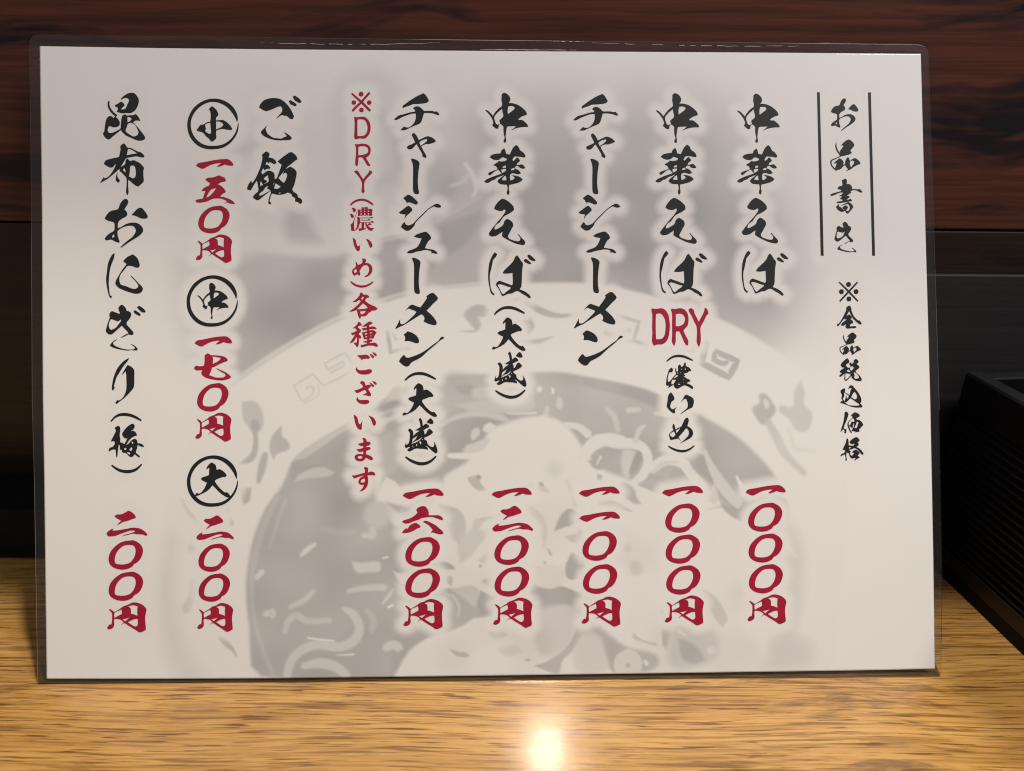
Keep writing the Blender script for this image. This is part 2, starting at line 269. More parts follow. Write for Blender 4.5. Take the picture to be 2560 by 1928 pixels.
GLYPH_DATA = r'''@ o 2060 240 16.66
P 280,655 330,560 400,470 480,430 600,405 645,370 690,250 740,170 800,115 850,105 890,130 910,190 890,260 840,340 805,400 850,440 880,510 875,570 810,620 720,670 660,730 635,800 632,920 625,1050 635,1150 660,1230 680,1300 660,1325 560,1290 470,1240 420,1240 370,1255 310,1250 285,1215 320,1150 400,1075 520,1000 540,960 545,860 535,770 440,730 340,700
P 620,930 720,885 820,820 920,780 1020,765 1120,770 1210,815 1280,890 1305,970 1285,1040 1200,1130 1100,1200 980,1275 860,1360 720,1465 700,1450 800,1345 920,1245 1020,1160 1080,1070 1110,990 1090,920 1050,870 980,850 880,860 780,890 690,940 640,985 615,985
H 520,1090 545,1130 510,1190 480,1175 495,1120
P 995,555 1060,480 1130,400 1200,355 1260,355 1310,400 1370,480 1420,570 1425,610 1400,645 1320,655 1230,640 1150,600 1080,570
@ hin 2060 340 16.66
S 510,285,20 490,400,50 515,520,60 570,640,62 660,770,70
P 690,400 780,310 880,220 980,165 1050,160 1130,205 1210,285 1255,370 1240,430 1180,510 1110,600 1090,640 1140,670 1150,710 1110,745 1020,785 880,820 720,850 690,850 640,790 690,740 660,680 665,630 740,520 810,420 770,400
S 700,830,50 600,890,40 470,950,42 350,1000,50 290,1060,55 285,1120,52 310,1220,50 370,1310,50 450,1385,55 525,1430,60
P 390,1160 450,1090 540,1010 610,955 660,945 730,985 790,1050 815,1130 800,1190 790,1240 780,1290 720,1360 650,1405 580,1415 500,1415 475,1360 470,1290 510,1210 520,1140 470,1140
S 770,1270,50 830,1220,40 890,1180,40
P 880,1170 880,1090 900,1000 950,920 1000,885 1030,920 1060,1000 1080,1045 1140,990 1220,945 1300,935 1370,970 1450,1040 1510,1120 1510,1170 1440,1195 1340,1235 1230,1300 1120,1385 1030,1430 980,1445 920,1470 930,1445 990,1400 985,1370 930,1310 890,1240
H 1085,1080 1130,1045 1190,1025 1240,1060 1260,1100 1240,1150 1180,1230 1120,1310 1090,1240 1070,1160
@ kaki 2065 440 16.66
P 655,190 700,160 790,120 840,140 865,220 855,350 930,340 1000,365 1060,430 1085,500 1080,550 1200,550 1330,560 1390,545 1420,560 1470,620 1510,660 1490,700 1440,695 1360,655 1270,610 1180,595 1090,605 1040,640 1020,665 1045,690 1030,715 960,760 880,815 890,830 980,850 985,870 930,930 850,1000 870,1005 960,975 1020,955 1080,1020 1080,1045 960,1070 820,1100 700,1115 560,1140 440,1140 435,1110 500,1065 600,1060 690,1030 690,1000 660,980 590,970 575,950 640,880 660,850 550,845 550,825 640,780 680,740 700,690 600,700 500,730 390,780 290,820 220,835 175,810 190,770 250,740 380,700 520,665 640,625 630,590 520,560 480,530 500,480 550,430 620,420 675,410 680,300
S 640,1235,15 760,1190,40 880,1140,60 950,1125,70
P 930,1110 970,1105 1030,1145 1100,1220 1140,1310 1110,1340 1050,1420 980,1510 900,1575 840,1540 790,1450 740,1480 680,1500 610,1490 520,1440 450,1360 410,1295 450,1240 520,1185 540,1210 540,1265 610,1310 690,1370 740,1420 760,1400 700,1360 680,1320 740,1260 820,1230 870,1260 910,1310 880,1380 830,1430 860,1455 930,1455 970,1400 990,1310 970,1240 920,1180 880,1160
@ ki 2065 540 16.66
P 780,240 850,280 900,340 920,405 970,420 1020,460 1045,510 1040,580 1000,650 940,730 930,800 980,860 1060,940 1120,1010 1120,1060 1080,1095 1020,1085 970,1065 890,1105 820,1150 770,1160 790,1130 880,1085 970,1035 990,1015 920,950 860,870 810,825 720,910 620,990 540,1050 470,1070 400,1040 355,980 350,930 375,870 400,740 440,620 440,500 470,450 520,420 580,440 650,475 720,490 725,460 710,400 685,340 720,280
H 490,660 560,665 650,690 710,695 780,650 760,720 690,840 620,900 540,925 480,935 440,880 440,780 455,700
P 480,1395 475,1360 520,1290 600,1235 680,1195 670,1220 600,1260 570,1295 600,1350 680,1400 780,1430 900,1460 1020,1480 1120,1475 1175,1460 1175,1430 1130,1385 1065,1340 1120,1345 1190,1400 1240,1450 1255,1490 1230,1510 1150,1505 1080,1500 1000,1515 880,1505 760,1480 640,1450 540,1415
@ kome 2070 690 16.66
S 850,357,205
S 557,660,205
S 1163,655,205
S 868,960,205
P 440,275 475,235 860,600 1265,1035 1220,1075 830,680
P 1195,240 1245,285 880,690 510,1080 460,1035 840,620
@ zen 2070 760 16.66
P 875,65 920,95 960,160 965,240 880,300 850,340 770,480 650,640 560,760 480,860 420,925 380,930 365,900 405,805 440,830 530,700 620,540 690,400 750,270 765,140 820,95
P 900,100 960,160 970,260 1010,380 1070,510 1150,600 1250,685 1300,685 1350,740 1395,820 1370,860 1320,850 1240,800 1120,690 1020,590 960,480 890,330 870,280
P 690,520 770,490 860,440 920,470 980,550 985,600 930,635 1000,680 1045,750 1050,800 1000,810 940,850 905,900 920,940 1010,930 1110,920 1185,955 1170,985 1110,1010 1020,1025 1020,1005 930,1020 880,1025 790,1020 740,980 720,940 740,860 745,830 700,870 640,905 560,905 530,880 570,810 660,730 780,650 690,630 640,600
@ zei 2075 890 16.66
P 435,385 470,310 560,210 650,130 720,95 770,150 800,240 800,280 740,310 680,350 660,375 680,430 740,480 800,490 850,450 840,400 790,350 830,290 890,245 880,280 900,340 960,290 1000,220 970,200 1010,160 1070,125 1130,155 1185,235 1180,270 1100,340 1170,390 1220,460 1200,510 1140,560 1060,620 1090,690 1180,770 1260,860 1310,950 1320,990 1280,1040 1220,1050 1120,1040 1020,1000 930,940 890,870 890,820 800,920 720,1000 690,1030 630,1035 590,960 590,900 610,770 560,770 500,830 420,875 385,860 400,780 430,770 500,720 440,700 395,650 450,590 600,490 500,470
H 830,490 880,440 960,430 930,470 1000,465 950,550 900,605 850,590 830,540
H 765,555 810,610 850,640 810,670 760,665 690,630
H 640,720 690,725 750,740 890,735 820,780 850,800 740,920 650,990 635,960
H 1000,690 1040,690 1110,740 1170,810 1200,880 1190,920 1110,945 1030,940 1000,890 1020,830 1015,770 980,720
@ komi 2080 960 16.66
P 775,45 860,80 950,190 1060,320 1150,460 1210,600 1220,700 1195,770 1170,800 1220,860 1265,930 1255,965 1180,980 1020,980 860,960 720,920 680,905 560,850 450,815 370,790 335,760 370,725 440,710 410,650 385,580 410,470 370,380 350,310 380,250 470,190 525,185 550,230 530,320 540,350 640,410 720,460 750,360 770,250 820,200 780,165 740,170 700,200 675,200 700,120
H 935,320 990,390 1030,480 1035,550 1010,610 960,640 900,620 800,550 830,470 890,380
H 490,365 510,440 490,550 450,600 480,680 520,710 550,620 580,520 600,470 610,500 600,600 650,590 690,520 700,490 600,420 540,370
H 490,735 540,740 570,770 640,720 770,590 900,680 1050,790 1140,840 1120,890 1000,905 860,900 730,890 700,890 600,820
@ ka 2080 1020 16.66
P 575,150 630,175 675,225 670,310 620,470 560,620 500,770 490,840 540,890 600,870 590,960 590,1040 550,1060 505,1035 510,940 460,880 400,960 360,1000 350,990 390,850 440,690 490,480 515,280 515,220 540,175
S 850,420,20 750,510,25 680,590,35 665,680,55 690,790,58 730,900,50 800,1025,55
P 770,295 840,260 920,185 990,190 1080,230 1140,290 1160,340 1120,370 1040,410 1010,450 1030,485 1100,490 1180,530 1250,610 1300,690 1270,740 1200,820 1130,900 1150,960 1120,990 1040,1000 940,1025 990,980 840,960 815,920 850,880 860,850 800,810 750,770 700,740 750,700 780,640 820,550 870,580 930,560 920,490 890,445 840,430 800,460 850,380 830,340
H 890,640 910,650 910,700 890,830 865,830 860,760
H 1030,580 1080,580 1100,610 1060,710 1020,830 930,835 960,760 1000,680
@ kaku 2080 1070 16.66
P 640,430 670,470 685,560 690,720 780,735 880,735 930,680 920,655 870,665 840,680 780,655 720,600 740,560 820,480 920,410 1020,380 1090,430 1145,510 1120,560 1050,600 1090,640 1110,690 1080,740 1010,790 1090,830 1190,900 1260,990 1310,1070 1290,1110 1240,1105 1180,1050 1120,960 1030,880 930,840 840,880 720,905 720,940 790,980 750,1030 760,1100 810,1165 890,1090 910,1050 890,1030 820,1030 860,970 920,925 1000,910 1070,950 1130,1010 1140,1060 1060,1150 1140,1210 1140,1240 1060,1280 900,1380 980,1270 960,1250 880,1260 830,1275 760,1220 715,1130 705,1050 640,1050 620,1000 600,1040 595,1200 615,1330 600,1365 555,1360 560,1250 540,1100 450,1130 380,1180 340,1170 400,1080 500,1040 540,960 540,920 480,910 430,910 480,800 550,660 590,520 600,460
H 700,800 760,795 790,815 710,870 700,850
@ naka 1832 228 12.815
P 730,80 830,120 900,190 935,280 925,340 880,410 1000,415 1120,445 1250,510 1360,600 1430,680 1460,760 1440,785 1330,820 1230,880 1190,920 1210,940 1310,945 1400,1010 1470,1080 1500,1140 1490,1160 1330,1165 1180,1190 1080,1220 985,1265 975,1250 1060,1190 1110,1135 980,1140 840,1155 820,1200 800,1320 785,1480 800,1540 800,1640 770,1655 720,1620 725,1570 755,1520 725,1380 715,1240 712,1150 640,1080 600,1075 575,1110 550,1215 490,1215 420,1170 355,1105 395,1030 370,940 330,860 250,750 150,650 150,620 220,650 310,730 380,815 430,730 540,600 670,490 665,380 650,300 660,220 660,140
H 670,590 690,700 710,830 600,940 590,980 610,1040 540,1090 490,1070 450,990 425,880 440,820 540,700
H 875,510 980,505 1060,530 1070,580 1040,620 950,690 855,760 850,640
@ hana 1832 358 12.815
P 1130,65 1200,130 1255,240 1330,290 1410,390 1415,450 1380,465 1250,440 1100,430 1070,440 1010,540 1040,575 1090,530 1150,460 1190,480 1245,555 1230,590 1170,640 1140,710 1210,700 1300,680 1350,710 1405,780 1395,810 1320,815 1250,790 1200,745 1160,730 1110,750 1070,810 1180,850 1250,920 1275,960 1220,990 1140,985 1050,960 980,970 945,1010 935,1100 950,1190 1030,1160 1075,1120 1070,1080 1030,1050 990,1025 1100,1035 1220,1070 1310,1130 1325,1170 1270,1220 1180,1265 1050,1300 910,1330 900,1450 920,1540 910,1610 885,1650 850,1620 835,1570 860,1470 855,1380 840,1320 720,1315 620,1295 550,1220 560,1180 640,1110 760,1010 640,1060 540,1100 440,1170 370,1190 300,1245 200,1265 140,1230 150,1200 220,1150 400,1070 680,970 620,900 580,850 500,880 420,940 340,1010 290,1020 255,990 280,940 400,890 545,840 540,800 500,740 420,710 430,690 540,620 590,570 650,590 740,580 810,560 840,510 830,495 780,480 720,455 680,470 600,530 500,545 400,520 300,450 370,380 500,345 640,330 670,240 750,175 775,200 820,350 930,370 990,230 1050,130
H 700,790 730,740 810,715 810,780 750,790
H 680,840 810,820 805,880 690,955 670,890
H 1070,800 1000,810 955,870 1070,860
H 690,1180 700,1130 770,1050 805,1035 830,1180 760,1185
@ so 1842 488 12.815
P 580,90 650,100 760,160 870,250 940,330 960,400 955,450 840,540 740,590 640,650 560,750 500,840 420,890 360,960 340,1030 360,1065 430,1040 590,940 630,880 660,790 740,720 800,745 900,820 935,900 930,960 880,1050 820,1170 775,1250 775,1310 830,1360 960,1410 1110,1430 1160,1380 1160,1320 1080,1215 1110,1215 1200,1320 1290,1410 1320,1480 1290,1540 1240,1550 1100,1525 980,1490 850,1430 680,1340 585,1270 585,1210 600,1130 520,1180 400,1255 250,1280 190,1250 160,1190 200,1120 280,1010 420,840 560,680 640,570 690,480 680,430 630,440 590,470 480,470 370,430 325,385 370,300 460,180
@ ba 1842 618 12.815
P 365,115 440,180 400,250 310,360 290,450 250,640 215,780 205,900 215,1060 240,1250 280,1350 320,1400 355,1400 340,1470 290,1440 235,1380 205,1250 180,1130 160,1000 155,800 170,580 200,420 260,270 320,160
P 1055,205 1120,270 1200,400 1240,440 1250,500 1225,700 1215,950 1200,1180 1150,1280 1300,1340 1430,1430 1500,1520 1480,1560 1400,1530 1380,1500 1250,1430 1070,1330 900,1405 800,1415 620,1485 580,1460 530,1350 480,1250 410,1160 410,1090 490,1010 560,1025 740,1090 900,1150 930,1100 925,900 920,760 740,785 610,775 640,710 720,620 850,500 950,380 1000,270
H 450,1140 510,1115 600,1130 740,1180 880,1220 840,1270 740,1340 640,1425 600,1410 560,1350 520,1270
P 1380,230 1430,185 1500,220 1600,310 1650,360 1640,390 1540,380 1450,330 1410,270
P 1275,365 1320,325 1380,345 1460,410 1510,465 1480,495 1390,460 1310,420
@ chi 1430 225 12.815
P 975,130 1040,190 1100,280 1140,360 1120,400 1060,435 960,455 780,470 640,475 540,520 440,550 320,600 310,540 380,480 500,390 650,290 820,195
P 640,615 700,560 780,545 860,575 930,630 990,690 1100,690 1250,695 1330,715 1380,705 1440,750 1475,800 1450,825 1380,810 1260,770 1120,755 990,760 960,850 930,960 900,1040 840,1100 720,1150 600,1200 480,1260 380,1300 240,1305 280,1260 350,1195 400,1210 500,1215 580,1170 660,1090 710,990 730,880 725,775 600,780 480,820 320,880 200,940 130,975 40,975 90,910 200,835 350,795 500,750 600,725 710,710 700,660
@ ya 1430 320 12.815
P 670,175 720,220 780,300 825,405 950,345 1095,285 1190,300 1290,350 1380,440 1330,475 1160,530 1040,535 910,600 960,710 1060,880 1075,920 1050,970 980,940 940,895 945,850 870,720 760,530 700,590 630,670 550,700 490,685 445,645 480,590 570,550 715,480 660,360 610,250 620,205
H 860,460 950,405 1090,365 1095,410 1010,500 885,585 850,490
@ bar 1430 320 12.815
P 585,995 640,990 740,1020 820,1070 860,1130 850,1220 825,1400 805,1700 815,1900 840,2060 830,2110 780,2125 700,2100 662,2040 650,1800 655,1300 640,1150 610,1070
@ shi 1425 480 12.815
P 415,195 480,145 550,95 590,95 690,150 780,230 860,320 870,350 840,400 780,400 680,360 600,335 550,345 515,385 510,375 535,325 495,315 480,270 430,230
P 270,655 350,600 480,500 560,450 610,465 670,520 695,580 690,600 600,690 510,770 460,850 445,855 465,780 480,720 400,715 310,690
P 335,1120 370,1050 440,960 465,990 490,1040 560,1070 640,1050 720,1010 820,900 1000,720 1180,550 1320,450 1440,385 1500,385 1570,420 1600,470 1590,500 1520,505 1450,495 1390,465 1320,490 1200,570 1020,750 880,890 800,980 760,1080 700,1150 620,1220 560,1240 490,1235 420,1190
@ yu 1435 540 12.815
P 605,650 680,590 780,550 980,500 1060,550 1130,630 1150,690 1130,740 1070,790 1010,890 955,1015 1080,1040 1230,1065 1300,1110 1355,1170 1340,1190 1280,1185 1200,1165 1140,1185 1170,1140 1150,1105 1060,1080 980,1070 820,1100 680,1125 560,1165 450,1175 380,1160 440,1100 540,1060 680,1000 760,910 810,810 850,705 740,690
@ me 1425 720 12.815
P 1330,130 1420,200 1490,290 1480,340 1440,390 1350,470 1240,590 1130,705 1230,790 1350,910 1430,1030 1455,1100 1430,1160 1370,1170 1200,1130 1090,1080 1030,1050 1055,1000 1060,930 1030,870 970,820 860,880 720,970 560,1070 420,1160 260,1230 150,1290 125,1275 170,1200 230,1080 285,970 285,1080 310,1140 390,1135 500,1060 620,950 740,830 810,745 760,710 650,670 560,635 500,670 440,710 500,640 560,570 640,515 690,515 820,565 930,600 1040,450 1140,290 1120,240 1220,165
@ n 1430 810 12.815
P 330,310 400,260 450,210 520,220 640,270 740,345 800,430 825,510 810,570 760,585 690,575 600,540 490,515 370,520 370,490 385,440 375,370
P 185,1165 240,1060 335,960 370,985 410,1035 480,1050 620,1010 780,950 960,860 1130,740 1300,610 1440,510 1490,430 1560,370 1640,410 1600,440 1520,480 1420,570 1280,690 1100,840 920,1010 780,1100 620,1180 560,1230 510,1300 450,1330 380,1325 280,1260
@ DRY 1620 760 13.825
P 125,160 200,160 260,175 340,165 440,150 530,170 620,240 690,350 730,500 755,770 740,960 710,1130 650,1270 570,1350 480,1395 360,1400 270,1415 215,1450 150,1350 135,1200 150,1000 140,800 150,400 140,320 115,220
H 290,345 380,330 460,345 530,430 580,530 605,680 605,850 590,990 560,1100 500,1180 420,1215 280,1220 270,1000 265,800 270,420
P 800,170 860,165 920,180 1000,165 1120,150 1230,180 1330,270 1380,380 1400,520 1385,680 1340,790 1230,910 1260,1010 1330,1150 1380,1240 1395,1330 1380,1430 1330,1430 1260,1340 1200,1200 1130,1040 1080,945 970,950 955,1100 960,1250 945,1350 910,1450 850,1370 820,1260 835,1050 830,700 830,330 800,230
H 960,355 1060,335 1160,345 1230,400 1275,490 1270,590 1230,680 1150,740 1060,770 960,770 960,500
P 1400,220 1430,165 1490,150 1560,190 1590,240 1610,330 1680,470 1755,620 1830,470 1940,250 1955,140 2010,150 2050,200 2085,310 2080,350 2030,390 1930,590 1820,800 1815,1000 1825,1250 1800,1400 1765,1480 1720,1420 1680,1300 1690,1050 1680,800 1600,620 1500,400
@ lpar 1650 880 16.66
S 285,385,55 420,270,75 600,185,90 800,165,98 1000,195,95 1200,275,80 1355,350,50
@ ko 1650 880 16.66
P 480,650 520,690 540,750 500,840 400,850 360,930 335,1020 320,1130 340,1260 400,1220 500,1110 600,990 670,905 640,830 630,750 640,680 670,680 675,760 690,830 745,790 745,640 760,570 820,515 850,540 885,630 940,600 980,550 1000,480 1045,435 1075,470 1070,560 1090,595 1180,630 1250,690 1290,750 1280,800 1190,815 1170,850 1000,905 980,920 1050,970 1030,1010 960,1040 1060,1060 1110,1100 1120,1130 1160,1120 1250,1180 1265,1210 1250,1230 1180,1250 1110,1300 1230,1350 1340,1420 1385,1480 1370,1535 1310,1530 1220,1470 1030,1390 920,1430 800,1500 710,1530 660,1510 600,1460 570,1390 580,1350 470,1420 350,1495 330,1480 380,1400 330,1405 270,1390 250,1350 260,1220 280,1050 330,880 370,750 420,690
H 690,850 760,865 770,895 740,900
H 865,735 880,705 915,705 900,735
H 1030,700 1060,680 1080,700 1060,745 1035,730
H 840,870 870,850 890,860 865,885
H 700,960 765,990 680,1050 560,1110 620,1030
H 510,1165 670,1160 610,1250 560,1330 470,1345 480,1270
H 930,1135 1020,1170 990,1185
H 945,1270 980,1255 1010,1275
H 745,1310 860,1340 770,1385
@ i 1650 970 16.66
P 435,185 490,215 550,310 600,410 590,480 560,515 480,580 440,690 425,790 460,850 520,890 620,840 690,795 680,830 620,900 620,960 635,1045 580,1050 500,1020 400,930 310,830 280,730 310,560 330,350 370,260
P 1080,280 1200,320 1340,400 1390,460 1410,550 1390,700 1330,820 1240,860 1120,920 980,1010 860,1085 850,1070 960,980 1080,880 1140,810 1155,700 1140,580 1085,450 1030,455 950,510 880,580 865,565 940,470 1020,330
@ meh 1650 1040 16.66
P 1120,70 1170,90 1195,180 1180,280 1135,425 1240,480 1330,570 1375,680 1370,770 1320,870 1220,950 1100,1010 960,1080 860,1130 845,1125 980,1020 1080,920 1170,820 1200,720 1190,620 1150,550 1090,500 1000,620 880,760 770,880 860,1030 845,1030 770,945 640,965 540,985 450,1005 425,980 375,800 390,740 470,650 560,595 525,500 515,420 540,350 570,330 600,370 640,560 740,500 880,440 940,320 1010,170 1060,100
H 410,770 480,690 580,640 640,770 580,850 530,885 470,860
H 660,610 720,570 840,500 780,600 690,710
@ rpar 1650 1040 16.66
S 350,1260,50 500,1350,75 700,1430,90 900,1465,98 1100,1440,90 1270,1360,75 1420,1240,50
@ dai 1220 780 15.145
P 750,200 820,240 885,290 910,350 930,480 1020,445 1100,480 1190,540 1250,610 1290,660 1260,720 1170,725 1040,770 900,830 860,880 920,980 1020,1110 1130,1220 1200,1275 1260,1295 1310,1285 1370,1350 1420,1430 1400,1465 1320,1475 1240,1440 1120,1360 1000,1260 880,1130 780,1030 710,1120 630,1205 500,1290 380,1350 280,1395 190,1420 150,1405 170,1350 220,1310 290,1335 360,1305 450,1200 530,1060 575,930 480,890 410,850 355,795 430,735 540,705 650,660 665,400 620,410 580,470 560,415 620,310 680,245
@ sei 1220 870 15.145
P 1200,155 1250,190 1290,260 1315,330 1270,360 1210,370 1130,340 1045,305 1100,235 1150,180
P 820,135 850,170 885,250 915,440 970,390 1035,350 1090,390 1140,430 1150,490 1090,510 1000,560 920,600 965,650 975,760 1020,740 1060,660 1110,580 1170,550 1220,590 1285,670 1280,700 1200,770 1090,830 960,885 980,950 1060,1010 1085,1110 1130,1170 1200,1220 1270,1240 1310,1215 1335,1160 1320,1030 1380,1130 1430,1260 1455,1380 1440,1450 1390,1470 1330,1440 1220,1350 1120,1250 1050,1200 1005,1205 1060,1240 1100,1290 1090,1345 1040,1325 940,1305 800,1300 700,1290 600,1310 520,1360 430,1400 360,1385 330,1350 400,1280 440,1270 420,1235 380,1235 310,1275 270,1260 240,1215 265,1150 290,1040 300,1150 350,1130 400,1060 425,900 430,700 400,650 360,600 400,555 450,550 510,600 555,680 560,820 640,730 720,670 800,625 700,610 620,610 700,560 830,480 800,300 755,200
H 715,800 640,860 540,930 520,1090 560,1020 640,940 690,850
H 885,855 830,900 740,970 640,1010 520,1090 490,1135 600,1085 740,1020 830,940
H 870,960 890,935 920,955 895,972
H 770,1030 820,1025 860,1075 825,1140 800,1090
H 660,1130 690,1120 705,1150 685,1205 665,1190
H 520,1190 545,1180 570,1250 545,1245
@ go 630 230 11.9
P 210,460 250,370 340,265 450,215 580,188 720,188 840,215 940,275 1060,390 1150,510 1220,650 1250,730 1220,800 1170,815 1110,780 1020,710 960,710 900,690 820,730 735,795 725,785 800,700 890,600 905,520 880,450 850,430 760,450 600,520 430,575 340,545
P 1265,110 1330,145 1420,210 1480,295 1460,320 1400,325 1330,290 1260,240 1240,190 1210,150
P 1145,250 1200,280 1270,320 1330,380 1325,420 1290,430 1220,405 1150,370 1120,320 1090,285
P 470,990 440,1040 410,1090 430,1170 470,1250 560,1320 640,1365 740,1380 870,1390 960,1350 1040,1320 1010,1270 950,1220 980,1210 1080,1270 1150,1320 1190,1380 1170,1410 1090,1435 960,1440 780,1445 620,1420 480,1375 350,1310 270,1220 280,1170 350,1100 420,1030
@ han 610 370 10.41
P 585,90 640,125 675,165 640,250 710,260 780,290 840,360 845,400 800,420 750,410 690,375 650,390 620,430 625,380 600,360 560,440 620,445 670,490 690,520 670,545 600,545 530,590 525,550 500,540 455,640 490,690 560,630 640,595 720,610 785,660 800,720 800,810 850,795 920,620 985,440 930,400 875,355 960,280 1080,190 1220,110 1300,150 1370,220 1395,300 1330,340 1220,430 1130,500 1080,560 1200,495 1270,520 1350,590 1375,660 1350,800 1310,970 1260,1080 1300,1150 1380,1200 1420,1290 1480,1320 1520,1390 1490,1460 1440,1440 1380,1400 1345,1410 1330,1360 1340,1310 1270,1270 1240,1240 1250,1210 1150,1165 1060,1200 950,1220 840,1215 740,1190 715,1215 690,1300 665,1390 715,1430 700,1470 650,1465 635,1420 650,1320 705,1150 690,1120 560,1220 470,1290 390,1355 340,1360 280,1330 230,1285 290,1200 370,1130 370,1000 340,850 270,950 180,1110 90,1085 90,1020 150,900 205,850 200,920 270,850 370,650 440,470 485,240 465,185 520,135
H 625,710 580,740 520,800 530,825 590,850 600,890 500,945 640,880 635,780
H 445,860 425,920 425,990 500,965 480,930
H 640,990 560,1030 510,1110 410,1190 405,1245 470,1230 560,1180 690,1110 670,1090 600,1060
H 1050,600 985,680 900,780 960,850 1040,915 1080,850 1120,740 1120,680 1080,650 1010,690
H 840,925 960,1010 880,1065 785,1055 810,970
H 795,880 770,950 785,970
H 900,1185 930,1160 970,1160 920,1190
@ shou 455 235 11.107
P 845,345 900,390 970,460 1010,560 1010,600 960,650 945,740 1040,730 1150,730 1260,800 1350,890 1400,970 1395,1000 1340,1005 1220,990 1145,975 1060,985 950,1025 950,1120 960,1200 950,1240 900,1290 850,1325 800,1310 740,1230 680,1190 600,1090 520,1055 430,1030 415,1000 470,920 520,860 600,850 700,790 790,770 800,640 790,500 750,430 790,375
H 640,860 720,815 790,800 800,950 810,1080 770,1110 700,1080 650,1030 670,970
H 950,770 1040,770 1120,810 1150,850 1100,920 950,990
@ ring 455 235 11.107
S 1535,770,20 1515,650,75 1450,510,110 1350,380,120 1200,265,112 1020,195,100 860,180,92 700,205,88 520,290,95 360,430,100 260,590,95 205,760,95 205,950,100 250,1120,105 350,1280,108 500,1410,105 680,1480,98 860,1493,95 1040,1475,90 1200,1420,82 1350,1310,70 1470,1160,58 1540,1000,48 1570,820,18
@ ichi 475 385 13.883
P 205,410 280,330 360,305 500,285 750,235 1000,195 1200,180 1310,185 1400,230 1480,310 1515,380 1490,410 1400,410 1280,395 1230,370 1150,400 1040,440 930,445 1000,390 1090,320 960,330 800,360 660,415 540,480 460,515 380,505 280,455
@ go5 475 385 13.883
P 530,900 600,840 660,825 780,820 900,785 1010,745 1100,785 1190,820 1260,920 1220,960 1120,980 1040,1010 975,1055 1080,1110 1180,1200 1240,1290 1230,1340 1150,1380 1050,1480 1170,1500 1300,1540 1450,1610 1540,1690 1560,1730 1530,1745 1400,1725 1290,1690 1200,1725 1200,1710 1290,1660 1250,1620 1100,1560 950,1545 800,1560 600,1650 400,1690 280,1695 205,1670 200,1620 250,1590 360,1565 455,1540 480,1440 545,1290 470,1290 400,1280 480,1190 560,1140 660,1100 700,1010 640,980
H 910,1185 840,1205 740,1240 660,1340 570,1510 660,1480 740,1410 830,1310
@ zero 475 500 13.883
P 960,210 1070,205 1180,250 1290,330 1360,440 1380,550 1350,690 1290,820 1200,920 1090,985 1050,1050 960,1110 820,1155 680,1160 520,1125 400,1060 320,960 290,830 310,690 370,550 480,420 600,320 750,245
H 930,355 1050,370 1115,420 1145,540 1135,640 1090,770 1010,890 920,955 780,990 640,990 515,960 485,870 500,740 550,600 650,470 770,380
@ yen 475 560 13.883
P 1070,365 1200,385 1320,435 1420,520 1465,600 1450,700 1425,850 1430,1050 1445,1260 1400,1300 1290,1350 1220,1350 1150,1300 1060,1240 900,1140 780,1060 730,1055 670,1105 655,1100 740,1020 650,945 560,920 445,910 430,1000 440,1090 430,1150 390,1210 300,1255 230,1245 205,1210 280,1100 345,1095 365,950 365,730 330,680 265,600 290,585 380,635 440,690 550,620 650,555 700,510 780,475 870,445 980,385
H 660,600 560,650 445,715 445,875 600,790 670,750 680,670
H 1035,460 940,480 870,500 950,550 970,620 970,740 1060,760 1175,810 1170,640 1180,495
H 930,865 820,900 700,925 790,990 830,950
H 1180,910 1080,920 960,970 870,1020 1000,1110 1090,1160 1150,1150 1190,1090
@ nana 475 830 13.883
P 630,745 720,800 850,810 1030,825 1200,860 1280,920 1320,970 1290,1010 1150,1060 1000,1130 850,1210 780,1230 750,1310 720,1400 665,1500 780,1540 900,1580 1060,1585 1180,1570 1235,1510 1220,1460 1100,1390 960,1300 910,1280 930,1265 1040,1310 1180,1370 1330,1460 1435,1555 1400,1600 1280,1650 1100,1680 900,1665 700,1630 520,1570 420,1490 395,1410 430,1315 350,1330 240,1335 160,1290 145,1250 200,1180 245,1170 290,1190 380,1190 490,1170 510,1000 515,820 550,785
H 775,855 880,860 980,880 1080,900 1010,990 920,1050 795,1110 805,1000 800,910
@ ni2 250 1265 12.815
P 470,325 530,280 580,270 690,265 800,215 920,155 1010,190 1100,265 1150,340 1140,385 1040,420 900,470 730,515 650,565 570,610 555,600 640,510 690,470 600,425 530,385
P 215,885 260,820 340,760 430,720 410,790 560,780 800,740 1050,695 1190,705 1330,740 1440,820 1510,890 1520,930 1490,955 1420,930 1360,910 1200,905 1060,885 900,920 730,965 710,960 850,905 1000,865 1120,820 1130,795 1020,785 900,810 700,880 500,955 400,970 280,970 235,930
@ roku 995 1255 12.815
P 590,240 650,180 740,140 850,135 920,190 970,280 990,370 975,420 1080,425 1220,425 1320,430 1400,480 1445,545 1430,580 1380,575 1260,530 1100,480 980,480 860,500 760,515 680,560 580,590 450,640 360,680 250,690 150,650 135,630 200,580 330,545 450,490 560,410 630,330 600,290
P 130,990 170,920 260,840 310,860 380,750 460,700 550,670 600,680 680,730 725,780 700,820 620,850 500,920 380,970 250,995
P 800,635 850,605 920,605 1050,660 1200,740 1330,850 1420,930 1460,990 1440,1025 1370,1035 1260,1020 1140,980 1060,980 1080,930 1120,910 1060,820 950,720 860,670
@ kon 240 230 11.9
S 385,290,50 380,400,60 430,530,62 520,640,65 610,710,65
P 735,245 745,215 820,130 940,55 1060,25 1140,40 1230,130 1280,240 1260,380 1200,510 1120,590 1020,635 900,630 790,640 690,615 625,595 655,490 630,460 565,435 570,400 660,350 740,295 810,325 860,400 770,490 760,530 830,520 880,495 950,350 985,270 970,210 920,185 850,185 790,220
